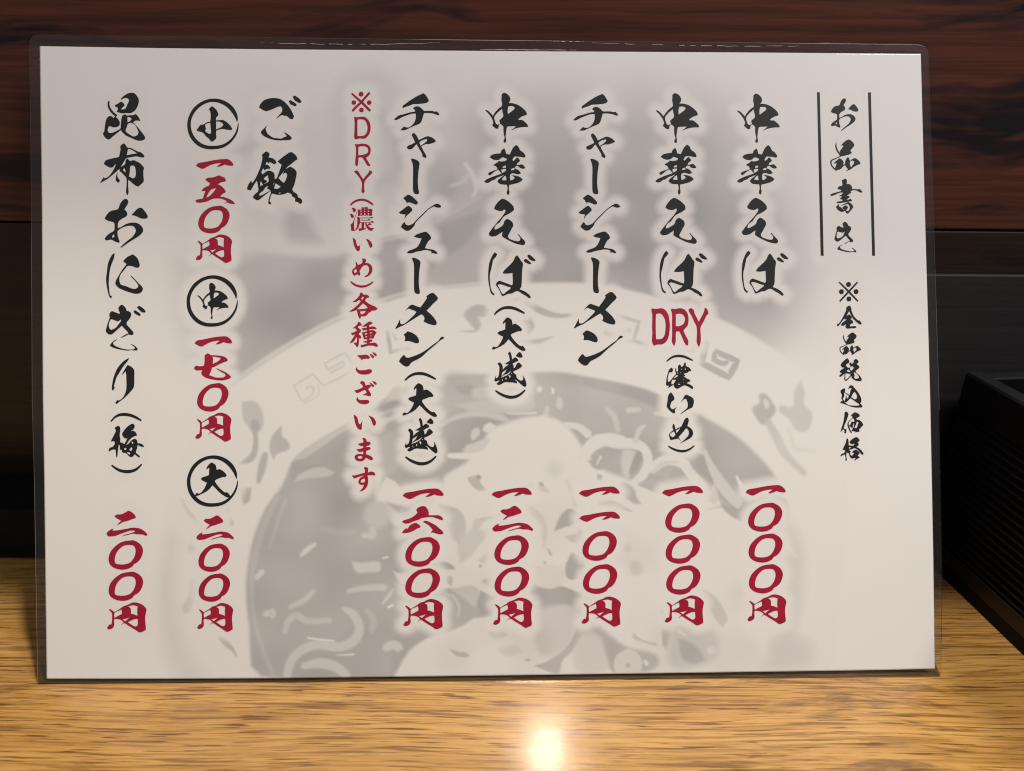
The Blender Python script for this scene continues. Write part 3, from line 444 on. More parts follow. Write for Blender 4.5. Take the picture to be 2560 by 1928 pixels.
P 215,1240 250,1170 275,980 310,820 370,740 430,715 490,745 520,780 580,725 640,790 700,870 715,930 690,1010 600,1050 500,1050 440,1025 390,1025 360,1090 355,1160 400,1220 500,1215 600,1170 730,1090 740,980 775,740 830,680 880,675 925,705 1010,695 1110,695 1180,660 1250,720 1310,830 1320,870 1250,855 1170,860 1110,905 1200,1000 1300,1120 1410,1260 1470,1370 1440,1420 1330,1455 1200,1435 1050,1370 900,1300 800,1210 740,1140 640,1220 500,1330 400,1415 310,1390 240,1310
H 940,750 1010,755 1065,800 1040,850 945,915
H 945,970 1000,930 1060,920 1110,945 1180,1000 1240,1120 1270,1200 1230,1290 1150,1325 1090,1320 980,1250 910,1200 885,1140 920,1050
@ nu 240 355 11.9
P 825,45 880,80 940,170 1010,175 1120,220 1250,290 1310,300 1400,360 1450,430 1420,465 1320,455 1200,430 1050,455 910,485 880,520 740,750 870,660 890,540 945,495 1020,570 1110,545 1220,585 1330,650 1420,750 1435,790 1415,860 1415,1000 1425,1170 1390,1220 1260,1335 1200,1310 1090,1230 970,1125 960,1250 975,1500 955,1580 930,1570 900,1520 910,1350 910,1080 830,980 740,890 715,880 705,800 640,860 560,930 440,1030 340,1110 230,1170 140,1220 125,1215 200,1100 245,1035 250,1080 300,1075 390,1020 490,890 550,780 600,665 560,690 510,750 430,765 350,730 245,665 250,620 300,550 400,515 690,450 710,350 740,200 720,150 770,80
H 960,205 1060,235 1150,285 1230,345 1080,365 920,400
H 1030,720 1080,705 1140,715 1175,780 1190,950 1170,1040 1110,1085 1060,1065 985,1030 1010,900
H 800,830 850,780 880,850 885,915 840,880
P 645,900 640,1020 670,1090 715,1150 690,1210 640,1200 595,1140 600,1030 620,950
@ ni 245 625 11.9
P 490,95 500,130 470,270 410,420 370,550 340,750 325,1000 340,1180 365,1350 390,1370 425,1355 405,1435 370,1425 335,1370 290,1200 255,1000 245,850 270,650 290,470 320,350 380,220 440,130
P 1040,130 1120,190 1190,270 1245,430 1240,490 1190,530 1110,515 1000,480 880,480 830,540 720,670 660,770 640,880 660,980 690,1035 840,1080 980,1140 1090,1160 1150,1145 1205,1085 1190,1030 1110,920 970,775 990,770 1100,870 1220,1000 1310,1090 1340,1160 1310,1240 1240,1290 1130,1305 980,1270 800,1210 650,1145 570,1080 525,1010 525,950 570,850 640,730 720,600 850,430 830,390 760,355 770,315 870,215
@ gi 245 755 11.9
P 705,85 770,115 840,200 860,265 930,280 990,340 985,420 940,510 870,590 860,670 920,740 1000,830 1055,900 1060,960 990,990 915,965 820,1015 690,1065 680,1055 790,990 910,930 880,880 800,800 715,705 620,790 520,880 420,960 360,970 290,940 240,870 250,800 290,640 350,480 345,350 420,270 520,310 640,355 655,330 610,190 650,120
H 395,515 500,545 600,575 680,520 690,560 620,660 530,770 440,815 380,825 340,770 325,690 350,590
P 360,1295 370,1270 430,1195 500,1140 580,1110 540,1145 470,1190 455,1230 480,1280 560,1330 700,1380 860,1415 1010,1415 1085,1400 1100,1360 1060,1310 985,1265 1000,1255 1090,1300 1150,1350 1185,1410 1170,1440 1080,1440 990,1430 900,1445 780,1430 620,1405 480,1365 400,1330
P 1165,160 1220,120 1290,150 1380,220 1425,290 1390,315 1320,305 1240,250
P 1060,280 1110,250 1170,285 1260,350 1275,395 1250,415 1160,380 1090,330
@ ri 245 885 11.9
P 930,115 900,190 820,290 730,410 640,560 560,690 510,850 480,960 480,985 510,970 490,1030 450,1090 420,1060 420,960 450,770 500,610 570,450 680,300 800,190
P 880,325 980,370 1050,430 1085,500 1085,650 1075,970 1000,1090 860,1240 740,1350 640,1420 580,1475 535,1480 525,1440 600,1360 615,1390 690,1350 770,1260 830,1120 850,1000 850,800 840,580 825,515 720,630 715,610 800,460
@ lparb 250 1010 8.768
S 245,380,32 330,290,42 430,240,58 550,230,66 680,250,62 800,300,55 905,362,32
@ ume 250 1010 8.768
P 400,475 435,500 450,560 435,680 450,780 445,840 490,850 540,880 580,800 605,755 550,750 500,700 490,650 530,580 600,500 680,445 730,430 765,480 740,550 670,600 740,590 790,630 820,690 780,700 700,740 640,800 580,900 620,880 680,810 760,765 810,790 830,860 880,865 940,890 970,935 930,940 870,920 830,890 820,960 790,1060 840,1110 890,1165 860,1170 800,1130 770,1100 700,1165 650,1150 560,1070 520,1075 480,1040 490,1010 430,995 440,940 420,880 400,990 385,1160 360,1160 345,1000 280,1000 200,1040 190,1020 220,960 280,940 330,860 310,810 240,825 250,800 320,660 350,590 325,520
H 700,820 730,830 725,885 700,850
H 700,940 710,1000 680,1030 640,1005
H 530,980 555,960 585,980 570,1005 540,1000
H 590,1055 650,1060 670,1080 650,1110 610,1085
@ rparb 250 1010 8.768
S 262,1345,32 350,1410,48 450,1460,60 580,1482,68 700,1470,66 800,1430,55 915,1325,30
@ komer 860 215 6.17
S 265,128,75
S 153,258,70
S 390,258,70
S 270,373,72
S 125,122,28 200,190,32 270,250,36 400,382,38
S 390,112,38 330,180,34 270,250,36 190,325,36 135,385,36
@ Dr 860 215 6.17
P 155,480 210,485 300,475 350,500 395,560 412,640 400,720 360,785 310,815 240,810 185,825 160,800 163,700 165,560
H 210,520 280,515 330,540 360,610 365,660 345,730 300,770 210,775 208,650
@ Rr 860 215 6.17
P 165,900 220,900 290,890 360,905 405,950 412,1010 390,1070 340,1110 380,1180 408,1225 390,1242 360,1225 320,1160 280,1105 225,1105 218,1200 205,1242 180,1225 175,1180 185,1050 185,950
H 225,940 290,930 350,945 375,985 365,1030 310,1060 220,1070
@ Yr 860 215 6.17
P 155,1322 190,1305 222,1320 250,1370 297,1440 345,1380 385,1330 392,1302 425,1315 438,1345 400,1380 320,1480 315,1600 320,1630 295,1660 272,1630 278,1560 275,1480 220,1390
@ lparr 865 480 12.815
S 155,410,55 250,330,62 360,275,65 510,252,68 660,280,68 760,335,62 865,405,48
@ kor 865 480 12.815
P 185,512 250,510 310,550 325,590 305,630 250,645 222,620 215,570
P 120,700 200,712 250,760 258,790 240,825 190,838 165,810 150,760
P 355,605 350,660 310,800 270,920 262,1040 265,1150 270,1220 280,1235 340,1140 360,1050 365,900 360,800 380,800 450,825 455,950 430,1060 390,1160 300,1240 200,1245 160,1225 165,1130 145,1045 200,1010 250,900 310,740
P 380,548 460,575 505,560 500,490 600,500 625,485 710,500 700,570 780,535 860,590 840,640 840,745 800,770 740,755 600,755 460,760 400,785 385,740
H 465,600 505,605 505,640 465,640
H 580,605 625,610 620,640 580,640
H 580,530 620,540 615,570 582,565
H 700,600 745,605 740,640 700,640
H 470,680 505,680 500,735 465,735
H 585,680 625,685 620,735 583,735
H 700,680 740,685 735,735 700,730
P 450,822 770,820 820,790 885,835 850,840 450,845
P 470,893 690,893 735,860 800,905 760,915 470,915
P 450,968 780,968 830,920 905,975 850,985 450,990
P 500,985 590,985 580,1160 650,1155 630,1190 540,1220 430,1260 400,1170 500,1165
P 615,985 640,990 690,1060 750,990 830,1045 740,1070 705,1090 800,1150 910,1165 870,1200 830,1250 760,1235 700,1190 650,1110 625,1050
@ ir 865 580 12.815
P 215,190 260,210 310,260 340,380 370,460 420,460 465,375 450,480 440,590 400,622 350,595 300,520 260,420 235,310
P 625,218 700,240 780,290 830,370 850,440 830,490 790,512 760,480 730,400 680,290
@ mer 865 580 12.815
P 505,868 560,850 620,870 650,920 615,1000 690,1000 770,1030 830,1100 848,1200 830,1290 770,1370 690,1430 585,1450 590,1430 680,1370 730,1280 745,1180 720,1110 670,1070 600,1070 540,1100 480,1180 440,1260 460,1350 440,1400 400,1385 370,1355 320,1380 275,1415 220,1350 195,1280 220,1200 300,1130 320,1100 310,1000 305,955 340,980 385,1060 440,1040 510,1005 530,960 530,900
H 315,1185 345,1220 350,1260 310,1310 265,1305 255,1260 280,1210
@ rparr 860 690 15.145
S 265,218,50 360,300,70 480,365,76 680,402,82 860,372,74 980,310,66 1110,225,42
@ kakur 860 690 15.145
P 590,690 640,635 690,645 750,710 840,705 920,745 960,790 930,825 860,840 800,940 880,1010 1020,1090 1180,1160 1285,1240 1200,1290 1080,1320 1040,1310 1020,1355 940,1400 850,1500 760,1525 660,1535 620,1620 570,1590 520,1430 480,1285 400,1320 300,1350 195,1345 300,1280 450,1160 560,1060 640,960 580,905 500,960 420,990 330,975 440,900 540,800 600,720
H 720,780 755,810 720,880 690,895 645,860
H 725,1035 800,1090 910,1205 780,1245 500,1265 600,1160
H 610,1340 700,1330 825,1320 790,1390 720,1435 640,1455
@ shu 865 780 16.66
P 490,430 550,420 620,470 670,550 600,570 530,590 500,640 560,700 640,750 620,820 540,900 545,940 610,990 640,1050 610,1110 545,1090 545,1250 520,1400 480,1470 430,1430 310,1265 380,1280 440,1275 460,1200 465,1060 430,1060 350,1200 260,1270 150,1305 220,1200 320,1050 380,935 330,950 285,975 240,930 200,870 260,870 350,840 460,775 400,690 280,680 380,600 490,480
P 665,605 800,510 930,420 1000,400 1060,420 1120,475 1060,510 955,555 990,630 1080,605 1180,610 1280,680 1270,720 1150,715 980,720 970,770 1130,760 1220,800 1280,860 1210,960 1150,1100 1110,1120 1070,1095 980,1110 980,1160 1060,1150 1110,1190 1080,1230 980,1260 985,1300 1100,1285 1200,1280 1290,1330 1330,1410 1310,1450 1240,1440 1120,1405 980,1400 850,1420 720,1460 650,1480 600,1370 700,1370 880,1310 880,1270 800,1275 715,1225 800,1215 880,1195 890,1130 760,1135 720,1040 665,845 740,840 880,800 880,750 800,755 720,775 660,685 740,670 880,650 870,595 770,610
H 780,900 830,880 885,880 880,935 800,945
H 795,1035 840,1010 885,1010 880,1055 810,1060
H 990,870 1040,850 1095,855 1080,885 990,900
H 990,1000 1030,985 1075,985 1060,1010 990,1020
@ gor 865 870 12.815
P 365,232 450,232 640,215 720,245 770,300 750,340 600,345 520,370 480,395 490,350 420,300
P 345,605 355,650 400,700 470,715 600,710 740,680 810,695 835,740 800,800 700,840 580,850 450,830 360,770 315,690 325,640
P 750,175 830,210 900,270 905,310 870,325 820,290
P 840,130 920,155 980,205 985,240 965,270 910,235
@ zar 865 870 12.815
P 440,1110 510,1060 590,1090 635,1205 730,1175 810,1205 790,1250 705,1320 770,1410 810,1500 790,1540 730,1540 640,1515 530,1505 600,1470 665,1435 640,1380 610,1340 500,1385 370,1445 310,1410 270,1350 360,1345 550,1255 520,1180
P 380,1570 390,1620 430,1660 520,1668 680,1665 740,1690 750,1730 720,1770 620,1800 520,1795 420,1760 350,1690 335,1630
P 750,1100 830,1140 900,1200 905,1235 870,1250 820,1215
P 840,1055 920,1080 980,1120 985,1155 965,1185 910,1155
@ ir2 865 970 12.815
P 245,855 300,880 360,940 390,1050 420,1150 460,1160 535,1045 515,1160 510,1300 490,1335 440,1330 370,1280 310,1160 280,1030
P 720,880 800,910 890,960 945,1050 965,1120 940,1190 900,1205 860,1170 830,1070 780,970
@ mar 865 1080 10.41
P 425,170 470,155 520,180 545,250 600,255 640,280 645,300 600,345 530,370 525,395 600,390 650,420 620,455 525,490 525,580 600,605 680,650 702,700 680,732 630,725 520,665 500,700 440,750 370,762 280,740 230,680 235,620 290,580 380,572 450,580 450,500 360,520 310,490 275,440 350,445 455,410 450,370 370,355 305,305 380,295 450,270 455,220
H 300,650 340,625 400,625 435,650 400,690 330,690
@ sur 865 1080 10.41
P 465,930 510,908 580,940 570,1060 650,1030 730,1050 770,1100 740,1128 650,1120 560,1130 580,1230 570,1360 530,1450 450,1520 350,1550 430,1460 475,1370 420,1378 360,1360 325,1310 340,1240 390,1180 490,1130 400,1145 300,1180 220,1208 190,1180 155,1130 230,1130 380,1090 495,1060 495,990
H 470,1210 495,1230 490,1290 450,1315 395,1315 385,1290 410,1240
@ rule1 2020 210 3.702
P 83,78 108,78 144,1590 117,1590
@ rule2 2020 210 3.702
P 555,80 581,80 619,1590 593,1590
'''
PLACE_DATA = r'''V 1 1600 220 3.0852
V 2 1600 1190 4.165
V 3 1180 220 3.0852
V 4 1180 1190 4.165
V 5 960 220 3.0852
V 6 960 700 3.0852
V 7 960 1190 4.165
V 8 440 800 5.206
V 9 240 1240 4.628
V r2 455 675 11.107
V r3 455 1125 11.107
V h 2075 830 16.66
V p1 1220 755 15.145
V p2 1220 895 15.145
V o2 245 495 11.9
L black heading_text o hin kaki ki
L black heading_rule rule1
L black heading_rule rule2
L black note_text kome zen hin:h:390,25,1285,970 zei komi ka kaku
L black dish_name naka hana so ba
L red dish_price ichi:2:1097,95,1517,203 zero:2:1125,278,1481,580 zero:2:1129,599,1484,901 zero:2:1133,918,1487,1222 yen:2:1117,1232,1523,1541
L black dish_name naka:1:125,40,455,425 hana:1:120,437,435,823 so:1:155,848,438,1202 ba:1:150,1257,518,1608
L red variant_text DRY
L black variant_text lpar ko i meh rpar
L red dish_price ichi:2:228,103,657,210 zero:2:262,286,621,591 zero:2:266,609,626,913 zero:2:272,930,630,1235 yen:2:257,1243,664,1555
L black dish_name chi ya bar shi yu bar:3:917,1308,984,1583 me n
L red dish_price ichi:4:1113,110,1538,216 ichi:4:1117,371,1542,476 zero:4:1150,574,1508,883 zero:4:1155,918,1513,1227 yen:4:1141,1255,1550,1568
L black dish_name naka:3:105,37,433,422 hana:3:96,440,412,827 so:3:130,855,411,1212 ba:3:125,1268,491,1623
L black variant_text lpar:p1:230,155,1395,490 dai sei rpar:p2:275,1195,1420,1545
L red dish_price ichi:4:203,121,624,229 ni2:4:212,310,636,578 zero:4:233,617,592,926 zero:4:235,943,596,1255 yen:4:219,1266,629,1580
L black dish_name chi:5:78,42,428,327 ya:5:176,347,402,541 bar:5:208,546,275,820 shi:5:115,824,440,1102 yu:5:176,1110,413,1280 bar:5:216,1310,282,1589 me:6:87,100,416,377 n:6:116,397,468,668
L black variant_text lpar:6:160,710,403,777 dai:6:143,795,409,1056 sei:6:160,1063,413,1336 rpar:6:164,1356,405,1430
L red dish_price ichi:7:194,130,622,240 roku zero:7:222,635,583,944 zero:7:222,961,584,1270 yen:7:202,1280,617,1594
L red note_text komer Dr Rr Yr lparr kor ir mer rparr kakur shu gor zar ir2 mar sur
L black dish_name go han
L black circled_mark ring shou
L red dish_price ichi go5 zero yen
L black circled_mark ring:r2:130,150,1555,1575 naka:r2:435,355,1300,1365
L red dish_price ichi:8:243,213,733,345 nana zero:8:276,822,686,1192 yen:8:252,1206,723,1583
L black circled_mark ring:r3:140,150,1560,1575 dai:r3:365,345,1345,1320
L red dish_price ni2:9:1163,224,1596,508 zero:9:1186,550,1550,877 zero:9:1188,896,1553,1223 yen:9:1172,1237,1589,1571
L black dish_name kon nu o:o2:200,30,1485,1485 ni gi ri
L black variant_text lparb ume rparb
L red dish_price ni2 zero:9:147,512,546,852 zero:9:147,876,548,1213 yen:9:129,1230,586,1577'''
PIC_DATA = r'''V S 0 0 1
V Z 0 0 0.8641
V A 400 200 1.58
V B 1100 200 1.264
V C 380 760 1.975
V D 380 1220 1.975
V E 900 860 1.975
V F 1460 860 1.975
V G 940 1260 2.107
V H 1480 1260 2.107
V K 960 700 3.0852
P Z .91 200 500,230 700,190 1000,170 1250,180 1560,180 1690,280 1740,480 1750,760 1500,760 420,760 380,600
P Z .74 170 1010,270 1260,220 1560,260 1660,420 1690,680 1500,760 1000,760 960,540
P Z .66 150 1040,420 1260,330 1560,380 1650,520 1680,680 1500,760 1000,760
P Z .86 60 380,566 860,566 980,640 900,800 500,860 400,760
P Z .72 36 490,566 860,566 960,640 900,800 520,860 500,760
P Z .60 110 570,620 860,590 1000,640 900,720 620,800 530,760
P Z .60 120 1130,500 1300,450 1600,540 1650,650 1300,650 1040,650
P A .90 40 420,420 780,380 850,560 700,690 520,690 380,640
P A .88 60 700,0 940,0 960,400 860,600 760,660 700,400
P A .72 50 510,520 560,505 610,590 640,640 520,640 490,590
P A .76 60 860,140 900,140 960,210 960,330 930,370 890,210
P A .80 40 860,380 920,370 930,410 860,420
P A .82 60 260,250 400,230 400,280 280,295
P A .74 60 1060,330 1150,290 1240,330 1264,450 1180,520 1080,560 1020,480
P A .66 40 1100,410 1150,360 1190,420 1150,470 1110,470
S A .95 14 1205,330,12 1232,370,18 1250,430,14 1235,460,8
S A .86 12 1150,420,10 1190,405,16 1225,370,14
P A .70 10 850,645 1000,605 1080,570 1264,465 1264,800 1000,850 850,820
P A .62 16 850,665 1000,620 1060,590 1264,520 1264,620 1160,680 1080,740 1040,830 1000,870 850,850
P A .69 30 1264,560 1264,800 1060,840 1100,770 1180,690
S A .78 10 740,655,14 860,640,12 1000,600,12 1090,562,12 1264,462,14
P S .985 10 1020,737 1100,722 1219,712 1361,707 1496,711 1654,746 1780,789 1891,845 2010,928 2075,1020 2110,1140 2120,1300 2100,1480 2050,1691 480,1691 440,1600 405,1450 405,1330 426,1206 496,1064 583,963 734,861 866,793
S S .88 8 496,1060,10 583,957,10 734,854,10 866,786,9 1020,731,7 1219,706,6
S S .90 50 430,1350,30 415,1480,40 440,1620,60 480,1700,70
P S .655 10 937,1018 1000,975 1097,945 1229,936 1330,931 1406,931 1540,956 1561,961 1647,989 1743,1037 1840,1093 1916,1164 1950,1215 1970,1300 1900,1360 1800,1500 1700,1691 653,1691 623,1564 615,1473 618,1423 633,1347 664,1271 704,1216 734,1150 785,1109 861,1064
P E .70 50 380,170 640,165 840,200 1000,190 1250,260 1264,420 1000,380 800,330 600,300 380,360
P F .71 60 0,210 60,220 380,300 420,380 380,470 200,450 0,420
P F .62 20 0,168 200,200 380,258 400,330 180,250 0,205
P F .66 40 545,340 760,470 900,610 930,680 800,690 700,620 560,520
P C .72 14 1264,390 1200,440 1100,510 1100,560 1264,500
P C .80 8 1264,440 1264,470 1100,560 1000,600 900,660 760,760 700,770 760,720 950,605 1080,545
P C .62 10 690,780 720,790 850,800 720,880 690,860
P C .80 10 700,880 730,840 830,805 900,830 880,850 780,860
S D .72 14 620,40,30 560,170,30 510,330,30 492,470,22 505,650,24 560,830,22 600,920,20
S D .73 16 660,60,14 610,200,14 580,300,10
P E .72 20 90,480 220,400 220,560 160,640 90,640
P E .60 10 70,325 130,290 215,265 215,295 130,330 70,350
P E .84 10 60,390 215,340 215,350 70,415
P E .63 12 400,420 480,370 640,350 720,380 640,400 560,500 520,560 440,560 400,640 220,690 180,700 230,620 400,600
S E .82 10 395,405,14 480,360,24 600,345,30 700,365,30 730,380,14
P E .80 16 470,300 600,280 830,265 865,290 840,330 700,345 560,335
P E .63 14 470,210 540,200 620,240 590,255 500,245
P E .84 20 160,220 215,200 215,260 130,280
S E .84 8 925,310,20 918,350,26 900,370,30
S E .85 6 985,270,26 985,310,34
S E .93 6 870,340,10 770,345,8 730,342,6
P E .985 6 885,205 900,220 890,238 872,228
P E .97 5 945,215 960,225 958,248 948,245
P E .80 18 560,220 660,215 640,270 560,262
P S .975 10 1107,1214 1113,1189 1163,1158 1204,1113 1224,1078 1254,1062 1325,1042 1386,1046 1426,1075 1457,1120 1500,1170 1560,1195 1640,1225 1745,1230 1830,1265 1860,1300 1925,1330 1975,1400 1985,1500 1960,1600 1900,1700 980,1700 1021,1630 1073,1587 1144,1568 1150,1530 1110,1480 1095,1400 1060,1300
S E .97 6 438,552,24 520,552,34 605,545,44
S E .86 8 556,470,20 570,440,42 580,425,30
S E .93 6 620,420,40 650,410,50
P E .84 12 520,500 600,480 640,470 600,520 540,530
S E .72 16 90,595,40 110,610,40
S E .96 8 100,770,40 140,690,70 190,740,50 300,705,40 400,715,50
S E .90 14 90,640,30 100,780,40 200,880,60
S E .95 8 1090,570,50 1150,500,60 1230,470,60 1300,480,50
S E .93 8 1010,400,30 1080,410,34 1130,450,40
S F .95 8 5,520,40 70,470,50 160,490,54 270,500,50 315,560,46 295,640,46 240,700,50
S F .95 8 330,620,50 400,575,52 480,585,54 540,650,56 590,700,60
S F .86 6 248,480,20 275,430,18 300,402,14
S F .82 8 112,320,24 150,360,28 168,430,26
S F .85 6 215,328,26 275,324,22
S F .86 8 350,345,20 400,345,28 430,355,20
S F .84 12 560,520,24 620,600,40 700,720,56 770,790,40
S F .95 5 752,650,6 770,690,20 800,730,30
S F .86 10 620,700,60 640,770,60
P F .66 10 545,545 600,600 640,680 625,715 560,640 525,590
P F .66 10 20,580 110,540 85,620 50,615
P F .68 10 140,555 175,540 185,585 150,600
P F .64 8 220,640 250,550 268,525 287,545 262,640
P F .68 5 65,650 80,645 90,670 75,680
P F .68 10 345,645 430,610 490,640 490,690 420,692 400,660
P F .68 12 265,690 330,670 410,692 380,740 320,720
P F .70 10 160,700 200,690 230,710 280,790 240,785
P F .66 12 680,740 740,800 810,805 815,880 760,860 690,790
P F .74 8 110,765 180,800 240,830 170,815
P F .84 10 880,845 900,860 885,875
P G .70 8 940,140 965,70 1010,30 1055,40 1072,80 1020,110
P G .66 8 1030,260 1060,270 1100,300 1090,400 1000,380 1005,330
P G .66 24 820,400 850,430 920,450 1000,430 1080,460 1080,590 980,560 850,620 820,560
P G .68 12 550,460 620,500 615,580 520,600
P G .72 14 360,460 400,470 440,580 520,590 540,460 450,450
P G .72 10 330,295 400,320 415,345 350,335
P G .68 8 370,385 398,395 398,430 374,415
P G .70 8 560,400 625,395 625,440 595,425
P G .62 20 330,480 370,470 400,600 420,650 300,690 180,760 150,800 90,900 90,700 240,660
S G .86 10 400,480,10 430,520,18 425,580,14
S G .86 14 800,30,14 860,90,18 885,190,16
S G .82 18 560,85,24 530,130,30 530,210,24
P G .82 14 540,290 590,250 600,280 560,315
S G .66 6 550,328,16
S G .66 6 890,310,14
P G .66 6 430,190 450,182 445,205 432,208
P G .72 8 900,235 915,240 930,270 915,270
P G .76 8 1070,135 1085,150 1078,162 1066,155
P G .80 10 995,170 1050,165 1065,215 1030,190
P G .78 14 360,20 430,30 470,100 440,180 400,100
P G .70 12 225,240 255,235 260,265 230,270
P G .70 10 220,412 260,390 255,405 225,420
P G .74 12 695,415 720,385 718,400 700,420
P G .84 10 1150,215 1170,235 1160,240
P G .72 8 388,765 440,780 490,795 480,805 425,800
P G .78 6 790,815 815,822 805,830
P G .72 12 1095,640 1080,710 1030,780 980,830 965,890 920,885 840,855 900,828 980,770 1050,690
P G .70 26 1100,650 1190,660 1264,730 1264,880 1210,800 1150,700
P G .86 24 600,670 690,680 660,700
P G .90 30 820,560 1000,540 1060,640 960,740 850,650
P H .86 20 205,310 245,300 250,350 215,360
P H .78 12 575,445 650,490 710,600 690,645 625,560
P H .72 12 370,560 385,620 415,650 400,720 370,745 385,650
P H .72 24 0,640 60,650 100,700 200,760 330,790 350,850 280,880 110,880 70,780 20,700
P H .72 20 480,720 560,740 600,820 500,850 430,800 440,740
P H .66 8 215,680 260,715 340,745 260,730
S H .94 8 185,840,150
P H .70 8 175,850 190,845 195,865 180,870
S H .97 6 280,825,14 290,840,14
S H .96 8 445,650,20 500,690,16
S H .96 8 610,770,30 640,780,36
S H .95 8 455,800,14 475,795,14
S H .88 70 1020,100,50 1060,200,80 1075,400,80 1040,640,80
P H .86 90 900,860 1040,720 1150,740 1120,860
S H .97 12 1010,190,10 1040,235,20 1075,280,14
P H .84 12 590,40 700,0 760,40 690,20
S D .80 10 680,590,20 750,555,28 800,508,24
S D .79 10 655,710,26 675,655,30 715,630,34 760,655,30 880,655,26
S D .83 10 945,595,22 990,620,40 1025,690,44 1000,750,48 930,785,46 820,775,44 740,800,44 690,850,44 665,930,40
S D .74 12 1060,605,26 1095,650,34 1085,705,30
S D .84 10 745,880,30 830,865,50 910,885,50 965,930,40
S D .82 10 970,510,22 1040,495,30 1150,490,34
P D .86 12 988,362 1040,370 1120,365 1125,410 1080,415 1020,420 998,400
S D .90 8 735,335,16 765,305,26 805,278,18
S D .86 8 515,445,24 545,412,30
S D .84 8 555,625,24 600,610,34 595,635,26
S D .82 12 1040,235,20 1090,235,40 1090,195,30
S D .84 10 1150,790,36 1190,775,46 1225,790,40
S D 1.0 4 770,740,8 820,748,10 900,755,9
S D .98 4 910,826,4 995,822,10
S D .99 4 1140,348,8 1165,340,8
S D 1.0 4 1165,590,10 1190,578,14
S D .86 8 1140,570,10 1175,525,16 1190,500,8
P D .90 8 1190,412 1264,440 1250,470 1215,450
P D .78 30 1060,90 1140,60 1180,150 1120,200 1050,160
S D .72 30 840,205,10 940,220,24 1000,215,20
P D .985 14 1110,60 1264,90 1264,20 1140,0
S B .80 4 600,790,12 565,805,12 520,800,12 560,745,12 630,765,12 610,825,12 715,850,12
S B .82 4 520,800,10 600,826,10
S F .70 4 604,-10,30 580,95,34 715,165,34 757,85,32 650,38,28 640,78,26 690,98,26 712,82,18
S F .80 6 430,30,30 520,40,34 560,10,24
S C .82 4 760,420,9 775,408,9 800,415,9 790,450,9 740,480,9 700,405,9 795,345,9 845,405,9 975,335,9 985,290,9 952,240,9 852,295,9 870,325,9 945,285,9 950,305,9 880,340,9
S C .86 4 745,494,8 820,450,8 820,395,8
S K .74 6 30,400,30 50,560,34 210,520,30
S K .76 8 70,405,22 90,455,24 160,455,18
P B .72 8 65,795 110,790 90,765 75,740 110,712 150,718 150,745 120,750 130,775 110,797
S B .72 6 230,695,10 250,692,8
S B .70 6 270,700,14 320,730,22 370,745,16 435,742,6
P B .70 8 263,760 285,752 297,780 280,805 262,790
S B .74 6 262,828,6 310,826,14 355,812,4
P C .78 12 445,482 520,488 552,590 510,640 470,600 448,560
P C .66 10 490,600 500,570 525,580 530,620 505,640
S C .70 8 508,620,22 512,700,26 490,760,34 430,790,14
P C .74 10 590,660 610,630 640,600 645,655 665,670 680,715 620,740 600,770 580,720
S C .70 10 560,740,28 545,800,40 525,880,20
P D .70 10 435,0 490,0 480,65 455,82 440,50
S D .86 10 145,50,12 180,115,16 220,160,14
S D .82 10 365,70,20 370,110,24 
P D .70 8 388,150 405,170 400,188 380,185
S D .85 14 195,280,30 200,310,40
S D .84 14 210,460,30 195,540,34 170,600,60
S D .74 8 335,738,18 370,770,30 400,800,18 418,830,8
P F .72 12 830,315 865,290 865,250 900,248 930,290 948,325 920,370 885,400 850,365
P F .90 8 885,280 905,275 915,310 895,320
S F .80 14 905,380,30 950,460,44 990,540,40 1090,640,26
P F .82 14 1035,240 1070,178 1090,235 1085,300 1125,340 1110,420 1050,430 1010,370 965,335 970,305 1030,310
S F .90 16 1010,420,14 1040,520,16 1140,530,12
V N 1000 1040 2.257
V O 1420 1020 2.257
V M 1040 1380 2.873
V Q 1440 1380 2.039
P N .86 10 350,190 450,140 510,130 470,190 380,210
S N .87 10 730,515,14 790,560,22 820,640,24 810,740,18
S N .80 10 430,590,18 520,575,16
S N .82 14 430,590,24 410,680,30 440,740,20
P N .78 16 220,500 330,530 370,600 360,690 300,700 260,600
P N .82 20 330,700 430,640 560,660 480,740 340,830
S N .96 12 430,790,50 520,690,56 570,650,40
P N .66 7 870,650 900,590 940,530 985,535 1015,580 940,620
P N .68 7 935,830 965,820 960,780 1030,830 1010,900 950,920
P N .80 8 930,685 1020,665 1030,700 980,715
P N .74 8 380,350 430,335 460,350 450,370 490,420 440,420 390,375
S N .62 4 443,345,26
P N .72 6 720,395 745,378 755,410 735,415
P N .70 6 780,380 800,372 815,395 795,405
P N .84 8 760,410 820,400 850,435 790,425
S N .88 14 940,360,16 970,430,24 990,510,20
S N .89 50 870,300,90
P N .82 12 1120,490 1160,465 1210,490 1240,540 1170,520 1140,520
P O .64 8 120,300 215,250 190,345 150,330
S O .92 4 160,320,6 185,275,16
P O .68 8 250,290 285,250 302,300 280,320
P O .84 20 310,240 380,240 340,420 310,380
P O .60 6 345,365 370,290 400,240 415,260 405,310 365,375
S O .66 6 178,393,32
P O .64 12 565,360 620,340 650,370 645,415 590,410
P O .70 12 400,440 430,410 520,415 560,440 470,450
P O .68 12 280,460 310,420 380,470 370,525 330,510
P O .64 12 850,490 880,540 1020,590 1000,640 920,610 870,560
P O .64 12 700,240 780,280 830,400 800,430 740,340
S O .86 8 770,240,20 830,380,46 900,480,56 960,560,24
S O .97 4 950,390,8 985,450,24 990,490,30
S O .86 6 385,190,24 395,130,22 425,100,14
S O .82 14 480,360,18 540,312,18 620,305,14
P O .72 10 180,530 220,510 360,580 250,575
P O .72 6 130,560 150,570 150,585
P O .68 12 0,570 50,600 60,620 20,660 0,670
S O .88 20 330,790,50
